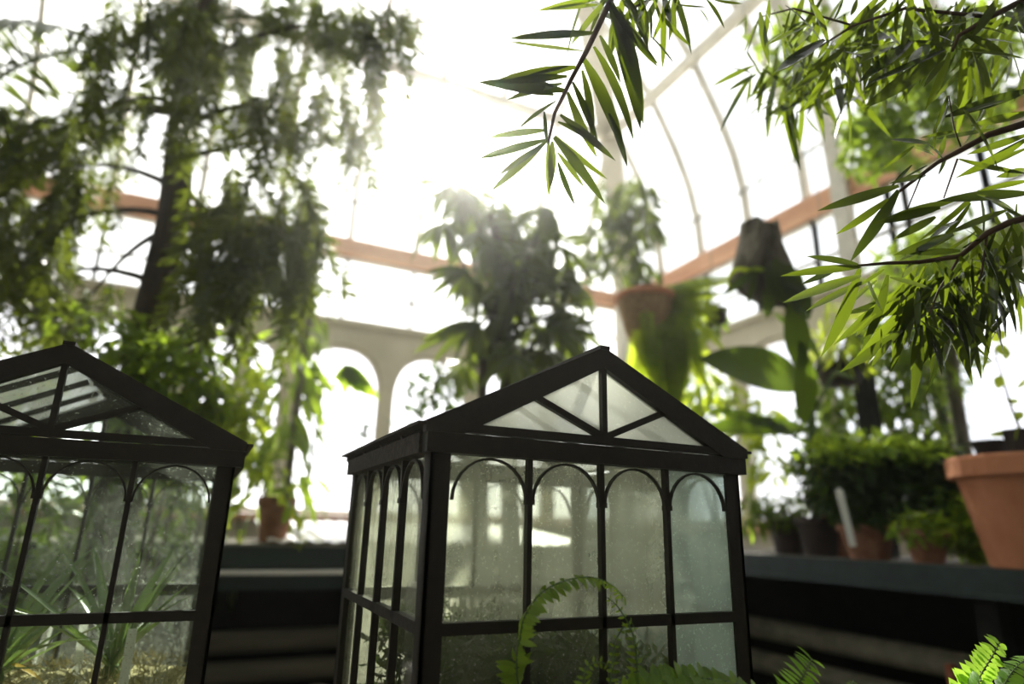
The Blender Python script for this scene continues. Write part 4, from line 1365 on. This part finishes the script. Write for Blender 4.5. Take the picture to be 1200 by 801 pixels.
# ------------------------------------------------------------------ yew pine over the upper right (in focus)
YP = Vector((1.75, -.55, 0))
t = thing('yew_pine', 'yew pine whose sharp leaved branches hang over the upper right', 'tree', YP)
part('trunk', MB().tube([YP, YP+Vector((.03, .02, 1.0)), YP+Vector((0, 0, 2.4))], [.07, .06, .04], 10), M['bark'], t, True)
ym = {}
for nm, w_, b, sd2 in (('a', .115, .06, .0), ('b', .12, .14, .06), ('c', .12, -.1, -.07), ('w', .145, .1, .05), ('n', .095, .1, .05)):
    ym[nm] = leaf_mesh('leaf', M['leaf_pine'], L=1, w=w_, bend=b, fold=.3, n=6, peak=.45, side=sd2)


def stem(pxs, d0, d1, r0, r1, mat='twig', root=None):
    n = len(pxs)
    pts = [at(x, y, d0+(d1-d0)*i/(n-1)) for i, (x, y) in enumerate(pxs)]
    rad = [r0+(r1-r0)*i/(n-1) for i in range(n)]
    if root:
        a = YP+Vector((0, 0, root))
        pts = curve(a, a.lerp(pts[0], .5)+Vector((0, 0, .15)), pts[0], 5)[:-1]+pts
        rad = [r0*2.2-(r0*1.2)*i/5 for i in range(5)]+rad
    part('branch', MB().tube(pts, rad, 7), M[mat], t, True)


CNT = [0]


def leaves(ox, oy, sc, d, lst):
    for e in lst:
        x0, y0, x1, y1 = e[:4]
        k = e[4] if len(e) > 4 else 'abc'[(CNT[0]*7) % 3]
        CNT[0] += 1
        a = at(ox+x0/sc, oy+y0/sc, d+R.uniform(-.02, .02))
        b = at(ox+x1/sc, oy+y1/sc, d+R.uniform(-.045, .045))
        a = a-(b-a)*.04
        inst(ym[k], 'leaf', t, a, b-a, -FW+Z3*R.uniform(.1, .5)+rdir()*.3, (b-a).length*1.1)


# hanging branch, top centre
D1 = 0.95
stem([(760, -70), (725, -22), (715.7, 0), (688.7, 57), (671, 90), (650, 132), (642, 168)], D1, D1, .006, .0022, root=2.2)
leaves(560, 0, 3.34, D1, [(440, 130, 160, 150, 'c'), (435, 132, 165, 140, 'b'), (400, 200, 140, 185), (370, 265, 80, 310, 'c'), (320, 330, 110, 380), (340, 300, 100, 318), (330, 355, 20, 322, 'w'), (300, 400, 150, 495),
                          (262, 510, 60, 525), (255, 550, 30, 615, 'b'), (260, 560, 75, 735), (255, 568, 85, 690), (275, 560, 280, 755), (290, 560, 295, 715, 'w'), (315, 640, 360, 790), (315, 600, 410, 720),
                          (305, 545, 490, 750), (310, 540, 470, 710), (330, 455, 520, 605), (320, 480, 480, 545), (355, 370, 440, 600), (375, 330, 470, 540), (410, 285, 475, 535), (415, 235, 590, 550, 'w'),
                          (515, 450, 585, 625), (460, 195, 640, 490), (480, 145, 565, 300, 'w'), (525, 30, 665, 425, 'w'), (530, 40, 625, 225), (520, 20, 665, 255), (505, 0, 370, 160, 'w'), (450, 0, 250, 35),
                          (460, 20, 285, 40), (290, 370, 110, 340), (300, 340, 180, 300), (350, 260, 200, 300), (260, 440, 270, 560)])
stem([(860, -60), (800, -25), (770, -5), (745, 8)], 1.0, .98, .004, .002, root=2.3)
leaves(680, 0, 5.72, .97, [(210, 40, 450, 720, 'w'), (250, 60, 465, 450), (230, 60, 385, 385), (320, 0, 470, 270, 'w'), (400, -20, 480, 270, 'w'), (480, 250, 630, 410), (490, 0, 560, 160, 'w'), (540, 100, 700, 320), (600, 0, 490, 265),
                           (620, 20, 650, 210), (640, 30, 830, 75), (700, 60, 735, 180), (850, 0, 975, 145), (280, 0, 320, 75), (470, 60, 480, 260), (800, 60, 880, 150), (900, 0, 1060, 45), (560, -20, 600, 120), (660, -30, 640, 60)])
# upper right clump
D2 = .92
stem([(1300, -60), (1220, -10), (1160, 20), (1123, 42), (1116, 60)], D2, D2, .006, .002, root=1.9)
stem([(1160, 20), (1060, 10), (1000, 30), (960, 55)], D2, D2+.1, .003, .0015)
stem([(1000, 30), (930, 10), (890, 20), (876, 60), (890, 86)], D2+.1, D2+.3, .002, .001)
leaves(860, 0, 5.0, D2+.06, [(850, -20, 610, 270, 'w'), (440, 0, 580, 220, 'w'), (310, 40, 545, 210), (720, 0, 690, 110), (640, 285, 380, 525, 'w'), (560, 370, 435, 665), (550, 370, 560, 560), (430, 150, 215, 240), (460, 160, 380, 250),
                             (520, 240, 215, 440), (500, 250, 270, 400), (690, 350, 700, 575, 'w'), (590, 350, 660, 490), (800, 330, 765, 515), (900, 370, 810, 490), (560, 240, 480, 340), (700, 60, 560, 130), (640, 0, 600, 110),
                             (330, 60, 280, 200), (180, 60, 240, 170), (760, 200, 720, 300), (820, 290, 690, 320), (620, 280, 840, 250), (700, 340, 760, 430)])
leaves(860, 0, 5.0, D2+.35, [(400, 420, 270, 490), (150, 100, 75, 300, 'n'), (75, 310, 170, 430, 'n'), (160, 430, 165, 640, 'n'), (100, 440, 85, 620, 'n'), (105, 430, 0, 390), (480, 600, 560, 630), (330, 600, 190, 680), (370, 650, 370, 770),
                             (420, 680, 480, 780), (460, 480, 300, 560), (440, 540, 330, 640), (70, 90, 75, 200, 'n'), (70, 100, 20, 160, 'n'), (160, 100, 170, 200), (330, 520, 260, 560), (400, 480, 390, 600), (480, 560, 440, 660), (260, 30, 300, 120), (310, 80, 320, 180),
                             (380, 600, 260, 660), (450, 600, 540, 700), (100, 440, 10, 580, 'n')])
leaves(1020, 0, 5.0, D2, [(310, -20, 430, 280, 'w'), (240, -10, 215, 270, 'w'), (200, 0, 45, 195, 'w'), (100, -10, -30, 110, 'w'), (420, 300, 10, 490), (420, 320, 55, 595, 'w'), (460, 320, 365, 610, 'w'), (430, 360, 290, 500), (540, 300, 550, 620, 'w'),
                          (600, 310, 695, 525, 'w'), (560, 210, 830, 310, 'w'), (520, 290, 880, 322), (740, 0, 640, 190, 'w'), (620, 0, 560, 200), (900, 0, 870, 130, 'w'), (360, 200, 110, 390), (230, 250, 0, 430, 'w'), (450, 570, 390, 790, 'w'),
                          (905, 535, 495, 670, 'w'), (910, 655, 640, 720, 'w'), (560, 650, 660, 790), (480, 600, 530, 630), (520, 250, 700, 120), (500, 260, 480, 60), (540, 220, 550, 30), (480, 270, 250, 240), (600, 240, 850, 215, 'n'), (470, 240, 330, 170),
                          (160, 0, 130, 190), (60, 180, 200, 250, 'w'), (140, 250, 0, 330, 'w'), (400, 150, 560, 150), (800, 20, 780, 110), (500, 30, 380, 110), (560, 100, 700, 60, 'w'), (640, 160, 800, 180, 'n'), (420, 180, 370, 60)])
# woody branch
D3 = .9
stem([(1330, 130), (1260, 135), (1200, 145), (1158, 158), (1122, 178), (1099, 190), (1054, 224)], D3, D3, .007, .0022, root=1.5)
stem([(1122, 186), (1106, 232)], D3, D3, .0015, .001)
stem([(1079, 207), (1063, 246)], D3, D3, .0012, .0008)
stem([(1126, 172), (1118, 150), (1112, 112)], D3, D3, .0012, .0008)
leaves(960, 120, 4.45, D3, [(950, -5, 710, 60, 'w'), (1080, 60, 840, 110, 'w'), (760, 50, 970, 320, 'n'), (670, 0, 615, 190, 'w'), (570, 215, 375, 185, 'w'), (490, 230, 345, 345), (480, 330, 380, 430), (400, 440, 35, 555, 'w'), (350, 510, 125, 685, 'w'),
                            (405, 470, 205, 805, 'w'), (1080, 170, 800, 270, 'w'), (1080, 190, 780, 390), (740, 300, 1040, 400), (1080, 410, 860, 450), (1080, 475, 690, 500, 'w'), (690, 515, 400, 590, 'w'), (620, 550, 330, 620), (1010, 560, 870, 480, 'w'),
                            (970, 565, 700, 670, 'w'), (690, 690, 450, 790, 'w'), (600, 280, 540, 230), (620, 290, 660, 200), (560, 330, 430, 400, 'n'), (640, 290, 560, 190), (600, 240, 600, 110, 'n'), (700, 150, 560, 180, 'n'), (900, 140, 620, 190, 'n'),
                            (660, 280, 640, 360, 'n'), (550, 380, 420, 410, 'n'), (600, 600, 430, 700, 'w'), (680, 640, 600, 640), (1068, 350, 970, 390, 'w'), (1080, 240, 800, 360)])
# lower branch fan
D4 = .88
stem([(1330, 240), (1240, 245), (1184, 260), (1157, 273), (1125, 300), (1076, 307), (1040, 308), (1005, 311)], D4, D4, .006, .0018, root=1.2)
stem([(1125, 300), (1100, 340), (1088, 370)], D4, D4, .002, .001)
stem([(1157, 273), (1150, 320), (1140, 350)], D4, D4, .002, .001)
leaves(900, 260, 4.45, D4, [(460, 220, 235, 180, 'w'), (470, 235, 110, 265), (470, 285, 100, 410, 'w'), (480, 320, 215, 450, 'w'), (470, 260, 345, 670, 'w'), (620, 290, 545, 650), (540, 460, 450, 455), (750, 350, 665, 760), (690, 570, 415, 775, 'w'),
                            (640, 620, 520, 745), (590, 560, 595, 660, 'n'), (350, 250, 220, 310, 'n'), (520, 300, 555, 460), (600, 250, 480, 330), (560, 480, 480, 580)])
leaves(1040, 260, 4.45, D4, [(330, 65, 80, 190, 'w'), (370, 150, 150, 160), (250, 200, 490, 430, 'w'), (160, 210, 40, 275), (20, 290, 220, 340), (480, 180, 670, 550, 'w'), (500, 130, 720, 530, 'w'), (650, 40, 720, 250, 'w'), (650, 10, 585, 190),
                             (440, 330, 550, 415), (270, 470, 480, 800, 'w'), (230, 540, 350, 590), (220, 570, 310, 760, 'w'), (340, 440, 210, 450), (240, 350, 150, 440), (250, 370, 180, 470), (480, 90, 390, 140), (700, 180, 620, 240), (440, 200, 420, 420),
                             (380, 190, 520, 420, 'w'), (300, 240, 330, 420), (560, 60, 480, 200), (420, 180, 300, 330), (200, 230, 130, 400), (150, 240, 40, 420), (600, 130, 712, 430, 'w'), (350, 300, 400, 480), (260, 480, 430, 620, 'w'), (180, 520, 330, 640),
                             (200, 500, 250, 700), (140, 500, 60, 640), (160, 540, 130, 760), (230, 560, 220, 740), (420, 430, 430, 600), (640, 260, 712, 380), (330, 380, 480, 600, 'w'), (80, 330, 20, 500, 'w'), (120, 330, 10, 420, 'w'), (280, 330, 420, 520, 'w')])

its = []
for (x, y, rx, ry, d, n) in ((960, 20, 80, 40, 1.1, 26), (1080, 20, 80, 40, 1.05, 30), (1160, 50, 50, 60, 1.05, 26), (1000, 70, 60, 50, 1.2, 24), (1110, 335, 60, 34, .96, 34), (1160, 320, 40, 50, .95, 30), (1060, 330, 40, 30, .95, 18),
                             (1090, 370, 36, 26, .97, 16), (920, 90, 40, 40, 1.3, 34), (1040, 40, 50, 50, 1.15, 30), (1160, 260, 40, 40, .98, 24), (740, -5, 60, 25, 1.0, 16)):
    for k in range(n):
        an, rr = R.uniform(0, 6.28), math.sqrt(R.random())
        p = at(x+rx*rr*math.cos(an), y+ry*rr*math.sin(an), d+R.uniform(-.06, .06))
        its.append((p, RT*R.uniform(-.8, .6)-UP*R.uniform(.1, 1.4)+FW*R.uniform(-.6, .6), -FW+Z3*.5+rdir()*.7, R.uniform(.075, .13)))
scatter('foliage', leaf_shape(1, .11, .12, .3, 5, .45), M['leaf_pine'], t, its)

# ------------------------------------------------------------------ foreground ferns
pm = leaf_mesh('leaflet', M['leaf_fern'], L=1, w=.36, bend=.25, fold=.25, n=4, peak=.42)
pmn = leaf_mesh('leaflet', M['leaf_fern_bright'], L=1, w=.15, bend=.3, fold=.3, n=4, peak=.35)
pmb = leaf_mesh('leaflet', M['leaf_fern_bright'], L=1, w=.42, bend=.2, fold=.25, n=4, peak=.42)


def frond(t, pts, L, me, n, up, stemmat='stem_green', taper=.9, curl=.4, bare=0):
    # resample
    seg = [(pts[i+1]-pts[i]).length for i in range(len(pts)-1)]
    tot = sum(seg)

    def pos(s_):
        s_ *= tot
        for i, l_ in enumerate(seg):
            if s_ <= l_ or i == len(seg)-1:
                return pts[i].lerp(pts[i+1], s_/l_), (pts[i+1]-pts[i]).normalized()
            s_ -= l_
    k = len(pts)
    fr = part('frond', MB().tube(pts, [.0016-.001*i/(k-1) for i in range(k)], 5), M[stemmat], t, True)
    for i in range(n):
        s_ = bare+(i+.5)/n*(1-bare)
        p, d = pos(s_)
        u = Vector(up(s_)).normalized() if callable(up) else Vector(up).normalized()
        sdv = d.cross(u).normalized()
        u2 = sdv.cross(d)
        ln = L*(1-taper*s_**2.2)*R.uniform(.85, 1.1)*min(1, .45+s_*4)
        for sg in (-1, 1):
            inst(me, 'leaflet', fr, p, sdv*sg+d*R.uniform(.15, .45)-u2*R.uniform(0, curl), u2+rdir()*.3, ln)


fp = at(690, 1010, .78)
fp = Vector((fp.x, fp.y, TZ))
fp = Vector((0.33, 0.60, TZ))
pot('small clay pot of the fern in front of the central case', fp, .06, .09, M['terra_old'])
t = thing('sword_fern', 'arching sword fern in front of the central glass case', 'fern', fp+Vector((0, 0, .08)))
part('crown', MB().lathe([(.01, 0), (.016, .008), (.006, .03)], fp+Vector((0, 0, .08)), 8), M['bark'], t, True)


def bez(lst, n=6):
    """smooth path through the listed points (Catmull-Rom)"""
    P_ = [Vector(p) for p in lst]
    P_ = [P_[0]*2-P_[1]]+P_+[P_[-1]*2-P_[-2]]
    out = []
    for i in range(1, len(P_)-2):
        for k in range(n):
            s_ = k/n
            a, b, c, d = P_[i-1:i+3]
            out.append(.5*((2*b)+(c-a)*s_+(2*a-5*b+4*c-d)*s_**2+(3*b-a-3*c+d)*s_**3))
    return out+[P_[-2]]


fd = .74
cr = fp+Vector((0, 0, .10))
frond(t, bez([cr, at(640, 900, .72), at(607, 801, fd), at(610, 745, fd), at(617, 718, fd), at(634, 695, fd), at(660, 681, fd+.01), at(690, 676, fd+.02), at(715, 684, fd+.03), at(732, 700, fd+.04)]), .028, pm, 60,
      lambda s_: (-FW+Z3*.2) if s_ < .45 else (Z3-FW*.35), curl=.6, taper=.55, bare=.25)
frond(t, bez([cr, at(720, 880, .76), at(745, 800, .78), at(742, 745, .79), at(725, 712, .8), at(712, 700, .8)]), .022, pm, 36, lambda s_: -FW+RT*.5, curl=.8, taper=.7, bare=.2)
frond(t, bez([cr, at(690, 880, .70), at(684, 801, .72), at(690, 780, .73), at(705, 776, .73), at(720, 784, .73)]), .022, pm, 30, lambda s_: -FW+Z3*.4, curl=.7, taper=.7, bare=.2)
frond(t, bez([cr, at(705, 880, .74), at(715, 801, .77), at(722, 750, .79), at(738, 728, .8), at(745, 740, .8)]), .018, pm, 30, lambda s_: -FW-RT*.4, curl=.9, taper=.7, bare=.2)
frond(t, bez([cr, at(720, 860, .72), at(750, 810, .73), at(800, 795, .74), at(850, 798, .75), at(890, 812, .76)]), .036, pm, 64, lambda s_: Z3*.7-FW*.6, curl=.4, taper=.45, bare=.2)
frond(t, bez([cr, at(735, 880, .69), at(760, 815, .70), at(805, 803, .71), at(870, 806, .72)]), .036, pm, 56, lambda s_: Z3*.8-FW*.5, curl=.4, taper=.5, bare=.2)
fp2 = Vector((0.62, 0.50, TZ))
pot('small clay pot of the bright fern at the lower right', fp2, .055, .085, M['terra_old'])
t = thing('bright_fern', 'bright green fern with rounded frond tip below the case corner', 'fern', fp2+Vector((0, 0, .075)))
part('crown', MB().lathe([(.01, 0), (.016, .008), (.006, .03)], fp2+Vector((0, 0, .075)), 8), M['bark'], t, True)
cr = fp2+Vector((0, 0, .095))
frond(t, bez([cr, at(925, 880, .74), at(932, 815, .74), at(945, 785, .75), at(952, 771, .76)]), .044, pmn, 44, lambda s_: -FW+Z3*.6, curl=.35, taper=.55, bare=.3)
frond(t, bez([cr, at(960, 880, .72), at(985, 820, .74), at(1000, 797, .76)]), .034, pmn, 34, lambda s_: Z3-FW*.3, curl=.3, taper=.8, bare=.3)
frond(t, bez([cr, at(890, 900, .72), at(868, 840, .74), at(850, 810, .76)]), .034, pmn, 34, lambda s_: Z3-FW*.3, curl=.3, taper=.8, bare=.3)
fp3 = Vector((0.98, 0.52, TZ))
pot('small clay pot of the lime fern in the lower right corner', fp3, .055, .085, M['terra_old'])
t = thing('lime_fern', 'lime green fern with frilled fronds in the lower right corner', 'fern', fp3+Vector((0, 0, .075)))
part('crown', MB().lathe([(.01, 0), (.016, .008), (.006, .03)], fp3+Vector((0, 0, .075)), 8), M['bark'], t, True)
cr = fp3+Vector((0, 0, .095))
frond(t, bez([cr, at(1130, 850, .86), at(1145, 800, .86), at(1163, 768, .87), at(1172, 752, .88)]), .04, pmb, 26, lambda s_: -FW+Z3*.5, curl=.4, taper=.6, bare=.3)
frond(t, bez([cr, at(1160, 840, .86), at(1178, 800, .86), at(1192, 780, .88), at(1206, 770, .9)]), .038, pmb, 26, lambda s_: Z3-FW*.4, curl=.4, taper=.6, bare=.3)
frond(t, bez([cr, at(1140, 850, .84), at(1140, 815, .84), at(1150, 795, .84)]), .04, pmb, 24, lambda s_: Z3-FW*.4, curl=.4, taper=.6, bare=.3)
